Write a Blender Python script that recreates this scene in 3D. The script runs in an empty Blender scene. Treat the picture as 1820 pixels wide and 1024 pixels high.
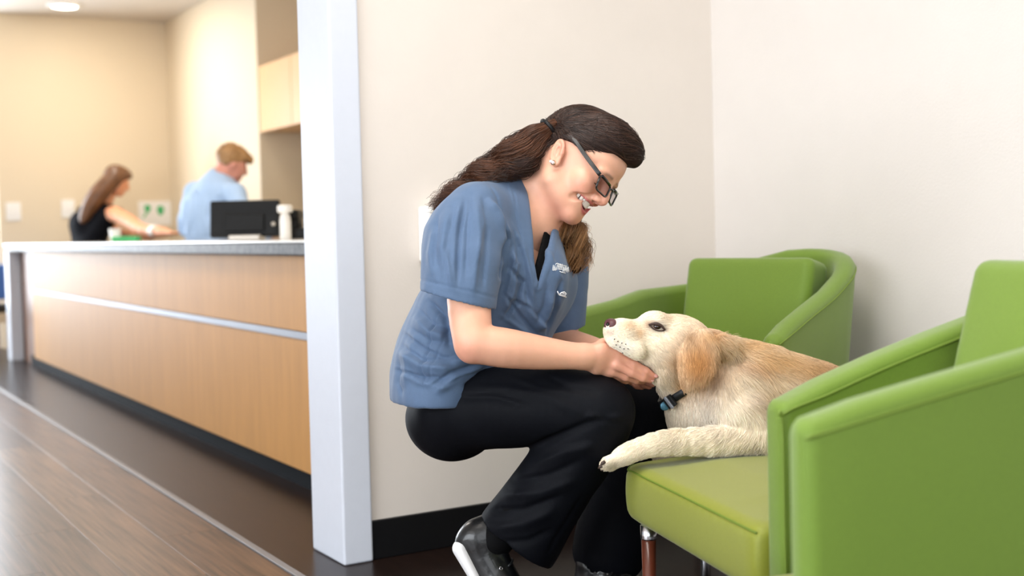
import bpy, bmesh, math, random
import numpy as np
from math import sin, cos, tan, pi, radians, sqrt, atan2
from mathutils import Vector, Matrix
random.seed(7); RNG = np.random.default_rng(11)
S = bpy.context.scene
COL = S.collection

# ------------------------------------------------------------------ camera
F_PX, EYE, YAW, CY, ROLL = 2200.0, 0.88, radians(30.8), 475.0, 0.025
PITCH = atan2(CY - 407, F_PX)
FW0 = np.array([sin(YAW), cos(YAW), 0.0]); R0 = np.array([cos(YAW), -sin(YAW), 0.0]); UPV = np.array([0, 0, 1.0])
FWV = cos(PITCH) * FW0 - sin(PITCH) * UPV
U0 = sin(PITCH) * FW0 + cos(PITCH) * UPV
RV = cos(ROLL) * R0 - sin(ROLL) * U0
UV = sin(ROLL) * R0 + cos(ROLL) * U0
cam = bpy.data.cameras.new('camera'); cam_ob = bpy.data.objects.new('camera', cam); COL.objects.link(cam_ob)
cam.sensor_width = 36.0; cam.lens = F_PX / 1820 * 36.0; cam.shift_y = -(512 - CY) / 1820
cam_ob.matrix_world = Matrix(((RV[0], UV[0], -FWV[0], 0), (RV[1], UV[1], -FWV[1], 0), (RV[2], UV[2], -FWV[2], EYE), (0, 0, 0, 1)))
cam.clip_start = 0.05; cam.clip_end = 100
cam.dof.use_dof = True; cam.dof.focus_distance = 2.58; cam.dof.aperture_fstop = 2.6
S.camera = cam_ob

# ------------------------------------------------------------------ exposure, world, lights
S.view_settings.view_transform = 'Standard'; S.view_settings.look = 'None'
S.view_settings.gamma = 1.0; S.view_settings.use_curve_mapping = False
S.view_settings.exposure = 0.10
W = bpy.data.worlds.new('world'); S.world = W; W.use_nodes = True
W.node_tree.nodes['Background'].inputs[0].default_value = (0.86, 0.93, 1.0, 1)
W.node_tree.nodes['Background'].inputs[1].default_value = 0.55

def area(name, loc, target, sx, sy, power, color=(1, 1, 1), spread=180):
    l = bpy.data.lights.new(name, 'AREA'); l.shape = 'RECTANGLE'; l.size = sx; l.size_y = sy
    l.energy = power; l.color = color; l.spread = radians(spread)
    o = bpy.data.objects.new(name, l); COL.objects.link(o); o.location = loc
    o.rotation_euler = (Vector(target) - Vector(loc)).to_track_quat('-Z', 'Y').to_euler()
    return o
area('window_light_left', (-3.2, 1.2, 1.50), (1.6, 2.0, 1.0), 4.4, 2.0, 205, (0.90, 0.95, 1.0))
area('window_light_street', (-0.4, -2.4, 1.7), (1.2, 2.6, 0.9), 3.4, 2.2, 62, (0.93, 0.96, 1.0))  # soft fill added on the camera side, no window is built there
area('window_light_entrance', (0.30, 11.3, 1.25), (0.5, 4.0, 0.5), 2.4, 2.2, 235, (0.86, 0.93, 1.0))
area('ceiling_light_waiting', (0.75, 1.6, 2.70), (0.75, 1.6, 0), 1.2, 1.2, 44, (1.0, 0.96, 0.90))
area('ceiling_light_desk', (2.3, 5.6, 2.70), (2.3, 5.6, 0), 0.5, 1.2, 30, (1.0, 0.88, 0.72))
area('ceiling_light_reception', (2.1, 9.5, 2.70), (2.2, 9.8, 0), 0.5, 1.6, 40, (1.0, 0.89, 0.75))
area('ceiling_light_hall', (0.5, 6.0, 2.70), (0.5, 6.0, 0), 0.6, 2.4, 44, (1.0, 0.93, 0.84))

# ------------------------------------------------------------------ helpers
def ray(x, y): return FWV + RV * ((x - 910) / F_PX) - UV * ((y - CY) / F_PX)
def P(x, y, d): return np.array([0, 0, EYE]) + ray(x, y) * d          # point seen at (x, y) at d metres
def LW(p):                                                             # (right, away, up) of the viewing direction -> world
    p = np.asarray(p, float); return p[..., 0:1] * R0 + p[..., 1:2] * FW0 + p[..., 2:3] * UPV
def PROJ(p):
    q = np.asarray(p, float) - np.array([0, 0, EYE]); d = q @ FWV
    return np.stack([910 + F_PX * (q @ RV) / d, CY - F_PX * (q @ UV) / d], -1)

def srgb(r, g, b):
    f = lambda c: (c / 255 / 12.92) if c / 255 <= 0.04045 else ((c / 255 + 0.055) / 1.055) ** 2.4
    return (f(r), f(g), f(b), 1)

def mat(name, color, rough=0.5, metal=0.0, spec=0.5, noise=0.0, nscale=20.0, stretch=(1, 1, 1), bump=0.0, bscale=200.0, bstretch=(1, 1, 1),
        attr=None, sub=0.0, subr=(1, .35, .2), sheen=0.0, coat=0.0, dark=0.75, voronoi=False):
    m = bpy.data.materials.new(name); m.use_nodes = True
    nt = m.node_tree; N = nt.nodes; Lk = nt.links; b = N['Principled BSDF']
    b.inputs['Roughness'].default_value = rough; b.inputs['Metallic'].default_value = metal
    b.inputs['Specular IOR Level'].default_value = spec
    b.inputs['Sheen Weight'].default_value = sheen; b.inputs['Coat Weight'].default_value = coat
    if sub: b.inputs['Subsurface Weight'].default_value = sub; b.inputs['Subsurface Radius'].default_value = subr; b.inputs['Subsurface Scale'].default_value = 0.008
    tc = N.new('ShaderNodeTexCoord')
    if attr:
        a = N.new('ShaderNodeAttribute'); a.attribute_name = attr; src = a.outputs['Color']
    else:
        rgb = N.new('ShaderNodeRGB'); rgb.outputs[0].default_value = color; src = rgb.outputs[0]
    if noise > 0:
        mp = N.new('ShaderNodeMapping'); mp.inputs['Scale'].default_value = stretch; Lk.new(tc.outputs['Object'], mp.inputs[0])
        nz = N.new('ShaderNodeTexVoronoi' if voronoi else 'ShaderNodeTexNoise'); nz.inputs['Scale'].default_value = nscale
        if not voronoi: nz.inputs['Detail'].default_value = 6; nz.inputs['Roughness'].default_value = 0.6
        Lk.new(mp.outputs[0], nz.inputs['Vector'])
        mr = N.new('ShaderNodeMapRange'); mr.inputs[1].default_value = 0.3; mr.inputs[2].default_value = 0.7
        mr.inputs[3].default_value = 1 - noise; mr.inputs[4].default_value = 1 + noise * 0.6
        Lk.new(nz.outputs['Color' if voronoi else 'Fac'], mr.inputs[0])
        mx = N.new('ShaderNodeMix'); mx.data_type = 'RGBA'; mx.blend_type = 'MULTIPLY'; mx.inputs[0].default_value = 1
        Lk.new(src, mx.inputs[6]); Lk.new(mr.outputs[0], mx.inputs[7]); src = mx.outputs[2]
    Lk.new(src, b.inputs['Base Color'])
    if bump > 0:
        mp2 = N.new('ShaderNodeMapping'); mp2.inputs['Scale'].default_value = bstretch; Lk.new(tc.outputs['Object'], mp2.inputs[0])
        n2 = N.new('ShaderNodeTexNoise'); n2.inputs['Scale'].default_value = bscale; n2.inputs['Detail'].default_value = 3
        Lk.new(mp2.outputs[0], n2.inputs['Vector'])
        bp = N.new('ShaderNodeBump'); bp.inputs['Strength'].default_value = bump; bp.inputs['Distance'].default_value = 0.002
        Lk.new(n2.outputs['Fac'], bp.inputs['Height']); Lk.new(bp.outputs[0], b.inputs['Normal'])
    return m

def emis(name, color, strength):
    m = bpy.data.materials.new(name); m.use_nodes = True; b = m.node_tree.nodes['Principled BSDF']
    b.inputs['Base Color'].default_value = color; b.inputs['Emission Color'].default_value = color; b.inputs['Emission Strength'].default_value = strength
    return m

def thing(name, label, cat, loc, group=None):
    o = bpy.data.objects.new(name, None); COL.objects.link(o); o.location = loc; o.empty_display_size = 0.05
    o['label'] = label; o['category'] = cat
    if group: o['group'] = group
    return o

def wloc(o):
    v = np.zeros(3)
    while o is not None: v = v + np.array(o.location); o = o.parent
    return v

def link(name, me, m=None, parent=None, smooth=False, label=None, kind=None):
    """link a mesh whose vertices are in world coordinates under parent (no rotation anywhere in the chain)"""
    o = bpy.data.objects.new(name, me); COL.objects.link(o)
    if m is not None: me.materials.append(m)
    if smooth: me.polygons.foreach_set('use_smooth', np.ones(len(me.polygons), bool))
    if parent is not None:
        o.parent = parent; o.location = -wloc(parent)
    if label: o['label'] = label
    if kind: o['kind'] = kind
    return o

def pymesh(name, V, Fc):
    me = bpy.data.meshes.new(name); me.from_pydata([tuple(map(float, v)) for v in V], [], [tuple(map(int, f)) for f in Fc]); me.update(); return me

def bm_mesh(name, bm):
    bmesh.ops.recalc_face_normals(bm, faces=bm.faces[:])
    me = bpy.data.meshes.new(name); bm.to_mesh(me); bm.free(); return me

def add_box(bm, lo, hi, bev=0.0, seg=2, M=None):
    """axis box, bevelled, optionally moved by matrix M"""
    vs = [bm.verts.new((x, y, z)) for x in (lo[0], hi[0]) for y in (lo[1], hi[1]) for z in (lo[2], hi[2])]
    fs = [bm.faces.new([vs[i] for i in f]) for f in ((0, 1, 3, 2), (4, 6, 7, 5), (0, 4, 5, 1), (2, 3, 7, 6), (0, 2, 6, 4), (1, 5, 7, 3))]
    if bev > 0:
        es = list({e for f in fs for e in f.edges})
        r = bmesh.ops.bevel(bm, geom=es, offset=bev, segments=seg, profile=0.5, affect='EDGES')
        vs = list({v for v in r['verts']} | {v for v in vs if v.is_valid})
    if M is not None: bmesh.ops.transform(bm, matrix=M, verts=[v for v in vs if v.is_valid])

def box(name, lo, hi, m, parent=None, bev=0.0, seg=2, M=None, label=None, kind=None):
    bm = bmesh.new(); add_box(bm, lo, hi, bev, seg, M)
    return link(name, bm_mesh(name, bm), m, parent, smooth=False, label=label, kind=kind)

def struct(o):
    o['kind'] = 'structure'; return o

def frames(pts):
    pts = np.asarray(pts, float); n = len(pts)
    T = np.gradient(pts, axis=0); T /= np.linalg.norm(T, axis=1, keepdims=True) + 1e-12
    u = np.cross(T[0], [0, 0, 1.0]);
    if np.linalg.norm(u) < 1e-3: u = np.cross(T[0], [1.0, 0, 0])
    Us = []
    for t in T:
        u = u - t * (u @ t); u /= np.linalg.norm(u) + 1e-12; Us.append(u.copy())
    Us = np.array(Us); return T, Us, np.cross(T, Us)

def smooth_path(pts, n):
    """Catmull-Rom through rows (any number of columns)"""
    p = np.asarray(pts, float); m = len(p)
    q = np.vstack([2 * p[0] - p[1], p, 2 * p[-1] - p[-2]])
    t = np.linspace(0, m - 1 - 1e-9, n); i = t.astype(int); f = (t - i)[:, None]
    a, b, c, d = q[i], q[i + 1], q[i + 2], q[i + 3]
    return 0.5 * ((2 * b) + (-a + c) * f + (2 * a - 5 * b + 4 * c - d) * f**2 + (-a + 3 * b - 3 * c + d) * f**3)

def tube_geo(pts, rad, ns=8, cap=True):
    pts = np.asarray(pts, float); n = len(pts); rad = np.broadcast_to(np.asarray(rad, float), (n,))
    T, A, B = frames(pts); an = np.linspace(0, 2 * pi, ns, endpoint=False)
    V = (pts[:, None] + rad[:, None, None] * (np.cos(an)[None, :, None] * A[:, None] + np.sin(an)[None, :, None] * B[:, None])).reshape(-1, 3)
    Fc = [(i * ns + j, i * ns + (j + 1) % ns, (i + 1) * ns + (j + 1) % ns, (i + 1) * ns + j) for i in range(n - 1) for j in range(ns)]
    if cap: Fc += [tuple(range(ns))[::-1], tuple((n - 1) * ns + j for j in range(ns))]
    return V, Fc

def tube(name, pts, rad, m, parent=None, ns=8, label=None, kind=None):
    V, Fc = tube_geo(pts, rad, ns); return link(name, pymesh(name, V, Fc), m, parent, True, label, kind)

def multi(name, geos, m, parent=None, smooth=True, label=None, kind=None):
    V = []; Fc = []; o = 0
    for v, f in geos: V.append(np.asarray(v)); Fc += [tuple(i + o for i in q) for q in f]; o += len(v)
    return link(name, pymesh(name, np.vstack(V), Fc), m, parent, smooth, label, kind)

def lathe(name, prof, axis0, m, parent=None, ns=24, M=None, label=None):
    """profile of (radius, height) turned about the vertical through axis0"""
    V = []; Fc = []
    for r, z in prof:
        for j in range(ns):
            a = 2 * pi * j / ns; V.append((r * cos(a), r * sin(a), z))
    n = len(prof)
    for i in range(n - 1):
        for j in range(ns): Fc.append((i * ns + j, i * ns + (j + 1) % ns, (i + 1) * ns + (j + 1) % ns, (i + 1) * ns + j))
    Fc += [tuple(range(ns))[::-1], tuple((n - 1) * ns + j for j in range(ns))]
    V = np.array(V)
    if M is not None: V = V @ np.array(M)[:3, :3].T
    return link(name, pymesh(name, V + np.asarray(axis0), Fc), m, parent, True, label)

# ------------------------------------------------------------------ sculpting: signed distance shapes turned into meshes
import openvdb
class Shape:
    def __init__(s): s.ops = []
    def _add(s, f, c, r, op, k): s.ops.append((f, np.asarray(c, float), float(r), op, float(k))); return s
    def seg(s, a, b, ra, rb, k=0.01, op='u', uax=None):
        """tapered limb from a to b; radii are numbers or (along uax, across)"""
        a = np.asarray(a, float); b = np.asarray(b, float)
        ra = np.array(ra if np.ndim(ra) else (ra, ra), float); rb = np.array(rb if np.ndim(rb) else (rb, rb), float)
        ab = b - a; L2 = ab @ ab + 1e-12; w = ab / sqrt(L2)
        u = np.asarray(uax if uax is not None else ((0, 0, 1) if abs(w[2]) < 0.9 else (1, 0, 0)), float)
        u = u - w * (u @ w); u /= np.linalg.norm(u); v = np.cross(w, u)
        circ = ra[0] == ra[1] and rb[0] == rb[1]
        def f(p):
            q = p - a; t = np.clip(q @ ab / L2, 0, 1); q = q - t[:, None] * ab
            r0 = ra[0] + (rb[0] - ra[0]) * t
            if circ: return np.sqrt((q * q).sum(1)) - r0
            r1 = ra[1] + (rb[1] - ra[1]) * t; rw = np.minimum(r0, r1)
            x, y, z = q @ u, q @ v, q @ w
            k0 = np.sqrt((x / r0)**2 + (y / r1)**2 + (z / rw)**2); k1 = np.sqrt((x / r0**2)**2 + (y / r1**2)**2 + (z / rw**2)**2) + 1e-9
            return np.where(k0 < 1e-4, -rw, k0 * (k0 - 1) / k1)
        return s._add(f, (a + b) / 2, sqrt(L2) / 2 + max(ra.max(), rb.max()), op, k)
    def ell(s, c, r, k=0.01, op='u', ax=None):
        """ellipsoid; ax rows are its three axes"""
        c = np.asarray(c, float); r = np.array(r if np.ndim(r) else (r, r, r), float); A = np.eye(3) if ax is None else np.asarray(ax, float)
        def f(p):
            q = (p - c) @ A.T; k0 = np.sqrt(((q / r)**2).sum(1)); k1 = np.sqrt(((q / r**2)**2).sum(1)) + 1e-9
            return np.where(k0 < 1e-4, -r.min(), k0 * (k0 - 1) / k1)
        return s._add(f, c, r.max(), op, k)
    def chain(s, pts, n=None, k=0.006, op='u', uax=None):
        """rows x y z r  or  x y z ru rv"""
        p = np.asarray(pts, float)
        if n: p = smooth_path(p, n)
        for a, b in zip(p[:-1], p[1:]):
            ra = a[3] if p.shape[1] == 4 else a[3:5]; rb = b[3] if p.shape[1] == 4 else b[3:5]
            s.seg(a[:3], b[:3], ra, rb, k, op, uax)
        return s
    def box(s, c, half, rnd, k=0.01, op='u', ax=None):
        c = np.asarray(c, float); half = np.asarray(half, float) - rnd; A = np.eye(3) if ax is None else np.asarray(ax, float)
        def f(p):
            q = np.abs((p - c) @ A.T) - half
            return np.sqrt((np.maximum(q, 0)**2).sum(1)) + np.minimum(q.max(1), 0) - rnd
        return s._add(f, c, np.linalg.norm(half) + rnd, op, k)
    def fn(s, f, c, r, op='u', k=0.0): return s._add(f, c, r, op, k)
    def d(s, p, near=None, R=0.0):
        p = np.asarray(p, float).reshape(-1, 3); d = np.full(len(p), 1.0)
        for f, c, r, op, k in s.ops:
            if near is not None and np.linalg.norm(near - c) > r + R + 2 * k + 0.012: continue
            e = f(p)
            if op == 'u':
                if k > 0: h = np.maximum(k - np.abs(d - e), 0) / k; d = np.minimum(d, e) - h * h * k * 0.25
                else: d = np.minimum(d, e)
            else:                                     # 's' cuts e away, 'i' keeps only what lies inside e
                if op == 's': e = -e
                if k > 0: h = np.maximum(k - np.abs(d - e), 0) / k; d = np.maximum(d, e) + h * h * k * 0.25
                else: d = np.maximum(d, e)
        return d
    def mesh(s, name, h, lo=None, hi=None):
        us = [o for o in s.ops if o[3] == 'u']
        if lo is None: lo = np.min([c - r for f, c, r, op, k in us], 0) - 3 * h
        if hi is None: hi = np.max([c + r for f, c, r, op, k in us], 0) + 3 * h
        lo = np.asarray(lo, float); hi = np.asarray(hi, float); B = 12
        nb = np.ceil((hi - lo) / (h * B)).astype(int); A = np.full(tuple(nb * B), 4 * h, np.float32)
        g = np.stack(np.meshgrid(*[np.arange(B)] * 3, indexing='ij'), -1).reshape(-1, 3) * h; half = (B - 1) * h / 2; R = half * 1.7321 + h
        for i in range(nb[0]):
            for j in range(nb[1]):
                for l in range(nb[2]):
                    o = lo + np.array([i, j, l]) * B * h; c = o + half
                    dc = s.d(c[None], c, R)[0]
                    if dc >= 0.999: continue
                    if dc < -2.2 * R: A[i*B:i*B+B, j*B:j*B+B, l*B:l*B+B] = -4 * h; continue
                    if dc > 2.2 * R: continue
                    A[i*B:i*B+B, j*B:j*B+B, l*B:l*B+B] = np.clip(s.d(o + g, c, R), -4 * h, 4 * h).reshape(B, B, B)
        gr = openvdb.FloatGrid(4 * h); gr.copyFromArray(A); P_, T_, Q_ = gr.convertToPolygons(isovalue=0.0, adaptivity=0.0)
        V = np.asarray(P_) * h + lo
        return V, np.asarray(Q_) if len(Q_) else np.zeros((0, 4), int), np.asarray(T_) if len(T_) else np.zeros((0, 3), int)
    def hit(s, x, y, d0=1.6, d1=4.0):
        """first point of the shape met along the sight line of (x, y)"""
        r = ray(x, y); o = np.array([0, 0, EYE]); t = np.arange(d0, d1, 0.004)
        v = s.d(o + t[:, None] * r); i = np.argmax(v < 0)
        if v[i] >= 0: return None
        a, b = t[max(i - 1, 0)], t[i]
        for _ in range(12):
            m = (a + b) / 2
            if s.d((o + m * r)[None])[0] < 0: b = m
            else: a = m
        return o + b * r
    def normal(s, p, e=0.002):
        p = np.asarray(p, float); g = np.array([s.d((p + e * v)[None])[0] - s.d((p - e * v)[None])[0] for v in np.eye(3)])
        return g / (np.linalg.norm(g) + 1e-9)

def qmesh(name, V, Q, T=None):
    """fast mesh from arrays of quads (and triangles)"""
    me = bpy.data.meshes.new(name); nq = len(Q); nt = 0 if T is None else len(T)
    me.vertices.add(len(V)); me.vertices.foreach_set('co', np.asarray(V, np.float32).ravel())
    idx = np.concatenate([np.asarray(Q).ravel(), np.asarray(T).ravel() if nt else np.zeros(0, int)]).astype(np.int32)
    me.loops.add(len(idx)); me.loops.foreach_set('vertex_index', idx)
    me.polygons.add(nq + nt)
    me.polygons.foreach_set('loop_start', np.concatenate([np.arange(nq) * 4, nq * 4 + np.arange(nt) * 3]).astype(np.int32))
    me.update(calc_edges=True); me.validate(); return me

def vnormals(V, Q):
    n = np.zeros_like(V); a, b, c, d = (V[Q[:, i]] for i in range(4)); fn_ = np.cross(c - a, d - b)
    for i in range(4):
        for ax in range(3): n[:, ax] += np.bincount(Q[:, i], fn_[:, ax], len(V))
    return n / (np.linalg.norm(n, axis=1, keepdims=True) + 1e-12)

def relax(V, Q, it=2, lam=0.5):
    E = np.vstack([Q[:, [i, (i + 1) % 4]] for i in range(4)]); cnt = np.bincount(E[:, 0], minlength=len(V)) + np.bincount(E[:, 1], minlength=len(V))
    for _ in range(it):
        s = np.zeros_like(V)
        for ax in range(3): s[:, ax] = np.bincount(E[:, 0], V[E[:, 1], ax], len(V)) + np.bincount(E[:, 1], V[E[:, 0], ax], len(V))
        V = V + lam * (s / np.maximum(cnt, 1)[:, None] - V)
    return V

def set_color(me, C):
    a = me.color_attributes.new('tint', 'FLOAT_COLOR', 'POINT'); c = np.ones((len(C), 4), np.float32); c[:, :3] = C; a.data.foreach_set('color', c.ravel())

def pl_dist(q, pts):
    """distance of 2-D points to a polyline, with the signed side and the parameter along it"""
    pts = np.asarray(pts, float); best = np.full(len(q), 1e9); sd = np.zeros(len(q)); tt = np.zeros(len(q)); n = len(pts) - 1
    for i, (a, b) in enumerate(zip(pts[:-1], pts[1:])):
        ab = b - a; t = np.clip(((q - a) @ ab) / (ab @ ab), 0, 1); r = q - a - t[:, None] * ab; d = np.sqrt((r * r).sum(1))
        s = ab[0] * r[:, 1] - ab[1] * r[:, 0]; m = d < best
        best[m] = d[m]; sd[m] = s[m]; tt[m] = ((i + t) / n)[m]
    return best, np.sign(sd), tt

def hairs(name, strands, r0, r1, colors, m, parent, kind=None, label=None):
    """strands (N, K, 3) world points -> one hair-curves object"""
    N, K, _ = strands.shape
    hc = bpy.data.hair_curves.new(name); hc.add_curves([K] * N)
    off = wloc(parent)
    hc.attributes['position'].data.foreach_set('vector', np.asarray(strands - off, np.float32).ravel())
    ra = hc.attributes.new('radius', 'FLOAT', 'POINT') if 'radius' not in hc.attributes else hc.attributes['radius']
    ra.data.foreach_set('value', np.tile(np.linspace(r0, r1, K), N).astype(np.float32))
    ca = hc.attributes.new('tint', 'FLOAT_COLOR', 'CURVE'); c = np.ones((N, 4), np.float32); c[:, :3] = colors; ca.data.foreach_set('color', c.ravel())
    o = bpy.data.objects.new(name, hc); COL.objects.link(o); hc.materials.append(m); o.parent = parent
    if kind: o['kind'] = kind
    if label: o['label'] = label
    return o

def project(sh, p, off, it=4):
    for _ in range(it):
        d0 = sh.d(p); e = 0.003; g = np.stack([sh.d(p + e * a) - d0 for a in np.eye(3)], 1) / e; g /= np.linalg.norm(g, axis=1, keepdims=True) + 1e-6
        p = p - g * (np.clip(d0 - off, -0.02, 0.02))[:, None]
    return p
def smooth_noise(p, scale, seed=0):
    """cheap value noise on points"""
    r = np.random.default_rng(seed); out = 0
    for i in range(5):
        k = r.normal(size=3) * scale * (0.7 + 0.4 * i); out = out + np.sin(p @ k + r.uniform(0, 6.28)) * (0.9 ** i)
    return out / 3.2
# ------------------------------------------------------------------ materials of the room
M_wall = mat('wall_paint', srgb(229, 220, 211), 0.62, noise=0.02, nscale=6, bump=0.12, bscale=160)
M_wall_r = mat('wall_paint_right', srgb(221, 215, 210), 0.62, noise=0.02, nscale=6, bump=0.22, bscale=150)
M_rec = mat('reception_paint', srgb(220, 204, 178), 0.65, bump=0.1, bscale=120)
M_ceil = mat('ceiling_paint', srgb(214, 206, 196), 0.8)
M_trim = mat('white_trim', srgb(212, 217, 228), 0.45, noise=0.015, nscale=30, bump=0.04, bscale=90)
M_black = mat('black_vinyl', srgb(15, 15, 17), 0.45, spec=0.3)
M_plank = [mat('plank_%d' % i, c, 0.30, spec=0.28, noise=0.8, nscale=5.5, stretch=(12, 0.4, 1), bump=0.12, bscale=60, bstretch=(8, 0.7, 1))
           for i, c in enumerate((srgb(94, 70, 52), srgb(82, 60, 45), srgb(104, 79, 59), srgb(74, 53, 40)))]
M_dark = mat('dark_floor', srgb(36, 25, 21), 0.28, spec=0.15, noise=0.35, nscale=5, stretch=(7, 1.0, 1), bump=0.05, bscale=40, bstretch=(6, 1, 1))
M_strip = mat('strip_metal', srgb(128, 126, 128), 0.5, metal=0.4)
M_alu = mat('brushed_aluminium', srgb(160, 164, 174), 0.5, metal=0.6)
M_veneer = mat('maple_veneer', srgb(194, 142, 80), 0.55, spec=0.25, noise=0.09, nscale=7, stretch=(5, 3, 0.4))
M_veneer_dk = mat('walnut_edge', srgb(112, 66, 28), 0.45, noise=0.25, nscale=9, stretch=(6, 6, 0.6))
M_granite = mat('granite', srgb(70, 67, 67), 0.5, noise=0.85, nscale=36, spec=0.3)
M_cab = mat('cabinet_maple', srgb(226, 178, 122), 0.4, noise=0.08, nscale=8, stretch=(5, 5, 0.6))
M_white = mat('white_plastic', srgb(238, 236, 232), 0.4)
M_kick = mat('kick_dark', srgb(14, 17, 22), 0.7, spec=0.1)

WB, WR, RIGHT_X, FAR_Y, CEIL = 3.045, 3.24, 2.569, 10.851, 2.75

# ------------------------------------------------------------------ floor: laid planks, a metal strip, dark sheet floor
floor = struct(box('floor', (-3.42, -3.0, -0.06), (3.6, 11.52, -0.006), M_dark))
box('dark_sheet', (1.145, -3.0, -0.02), (3.6, 10.9, 0.0), M_dark, floor)
box('transition_strip', (1.121, -3.0, -0.006), (1.143, 10.9, 0.004), M_strip, floor, bev=0.002)
pw, pl_ = 0.178, 1.22
plank_me = []
for k in range(4):
    bm = bmesh.new(); add_box(bm, (0, 0, -0.008), (pw - 0.0006, pl_ - 0.0007, 0.0), 0.0004, 1); me = bm_mesh('plank', bm); me.materials.append(M_plank[k]); plank_me.append(me)
for r in range(11):
    x = 1.119 - (r + 1) * pw; y = 1.2 - (r * 0.47 % pl_)
    while y < 10.85:
        o = bpy.data.objects.new('plank', plank_me[(r * 7 + int(y * 10)) % 4]); COL.objects.link(o); o.parent = floor; o.location = (x, y, 0); y += pl_
bm = bmesh.new(); add_box(bm, (-3.42, -3.0, -0.03), (1.119 - 11 * pw, 11.52, 0.0)); add_box(bm, (1.119 - 11 * pw, -3.0, -0.03), (1.12, 0.0, -0.001)); add_box(bm, (1.119 - 11 * pw, 10.9, -0.03), (1.6, 11.52, -0.0005))
link('floor_field', bm_mesh('floor_field', bm), M_plank[0], floor, kind='stuff')

# ------------------------------------------------------------------ walls
wall_back = struct(box('wall_back', (1.275, WB, 0), (3.55, WR, CEIL), M_wall))
struct(box('baseboard_back', (1.349, WB - 0.012, 0), (RIGHT_X, WB, 0.106), M_black, bev=0.003))
wall_right = struct(box('wall_right', (RIGHT_X, -2.5, 0), (RIGHT_X + 0.15, WB, CEIL), M_wall_r))
struct(box('baseboard_right', (RIGHT_X - 0.012, -2.5, 0), (RIGHT_X, WB - 0.012, 0.106), M_black, bev=0.003))
cas = struct(box('trim_1', (1.264, 3.024, 0), (1.349, WR + 0.006, CEIL), M_trim, bev=0.006, seg=3))
ceiling = struct(box('ceiling', (-3.42, -2.2, CEIL), (3.6, 11.52, CEIL + 0.1), M_ceil))
struct(box('wall_far', (1.60, FAR_Y, 0), (3.2, FAR_Y + 0.15, CEIL), M_rec))
struct(box('wall_reception_right', (3.001, 8.50, 0), (3.40, FAR_Y, CEIL), M_rec))
struct(box('wall_alcove', (3.36, WR, 0), (3.55, 8.50, CEIL), M_rec))

# glazed street side on the left and glazed entrance at the far end
M_glass = mat('window_glass', (1, 1, 1, 1), 0.0); _b = M_glass.node_tree.nodes['Principled BSDF']; _b.inputs['Transmission Weight'].default_value = 1.0; _b.inputs['IOR'].default_value = 1.01
M_mull = mat('window_frame_paint', srgb(200, 202, 206), 0.45)
LX, EY = -3.30, 11.40
bm = bmesh.new(); add_box(bm, (LX - 0.12, -3.0, 0), (LX, 12.5, 0.42)); add_box(bm, (LX - 0.12, -3.0, 2.42), (LX, 12.5, CEIL))
for y in (-3.0, 0.05, 3.10, 6.15, 9.20, 11.4): add_box(bm, (LX - 0.12, y, 0.42), (LX, y + 0.25, 2.42))
struct(link('wall_left', bm_mesh('wall_left', bm), M_wall))
bm = bmesh.new(); add_box(bm, (LX, EY, 2.36), (1.60, EY + 0.12, CEIL)); add_box(bm, (1.42, FAR_Y + .15, 0), (1.60, EY + 0.12, 2.36)); add_box(bm, (LX, EY, 0), (LX + 0.3, EY + 0.12, 2.36))
struct(link('wall_entrance', bm_mesh('wall_entrance', bm), M_wall))
def window(n, axis, c0, c1, at, z0, z1, cols):
    w_ = box('window_%d' % n, *(((at - .07, c0, z0), (at - .02, c1, z0 + .05)) if axis == 'y' else ((c0, at + .03, z0), (c1, at + .08, z0 + .05))), M_mull); struct(w_)
    def bar(nm, a, b, za, zb, m, t): return box(nm, *(((at - .045 - t, a, za), (at - .045 + t, b, zb)) if axis == 'y' else ((a, at + .055 - t, za), (b, at + .055 + t, zb))), m, w_)
    bar('head_rail', c0, c1, z1 - .05, z1, M_mull, .025)
    for i in range(cols + 1): x = c0 + (c1 - c0 - .05) * i / cols; bar('mullion', x, x + .05, z0 + .05, z1 - .05, M_mull, .025)
    for i in range(cols): a = c0 + (c1 - c0 - .05) * i / cols + .05; bar('pane', a, c0 + (c1 - c0 - .05) * (i + 1) / cols, z0 + .05, z1 - .05, M_glass, .003)
for n, y in enumerate((0.30, 3.35, 6.40)): window(n + 1, 'y', y, y + 2.80, LX, 0.42, 2.42, 3)
window(4, 'y', -2.75, 0.05, LX, 0.42, 2.42, 3); window(5, 'y', 9.45, 11.4, LX, 0.42, 2.42, 2); window(6, 'x', LX + 0.3, 1.42, EY, 0.0, 2.36, 4)
pave = struct(box('ground', (-14, -8, -0.14), (14, 26, -0.07), mat('pavement', srgb(150, 148, 144), 0.8, noise=0.2, nscale=3)))

# ceiling downlight over the reception
dl = thing('ceiling_light', 'round glowing downlight set in the ceiling over the reception', 'ceiling light', (2.06, 10.31, CEIL))
lathe('trim_ring', [(0.135, 0), (0.135, -0.012), (0.10, -0.018), (0.10, -0.002)], (2.06, 10.31, CEIL), M_white, dl)
lathe('diffuser', [(0.0995, 0), (0.0995, -0.014), (0.06, -0.022), (0.005, -0.024)], (2.06, 10.31, CEIL), emis('lamp_glow', (1, 0.93, 0.80, 1), 9.0), dl)

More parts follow.
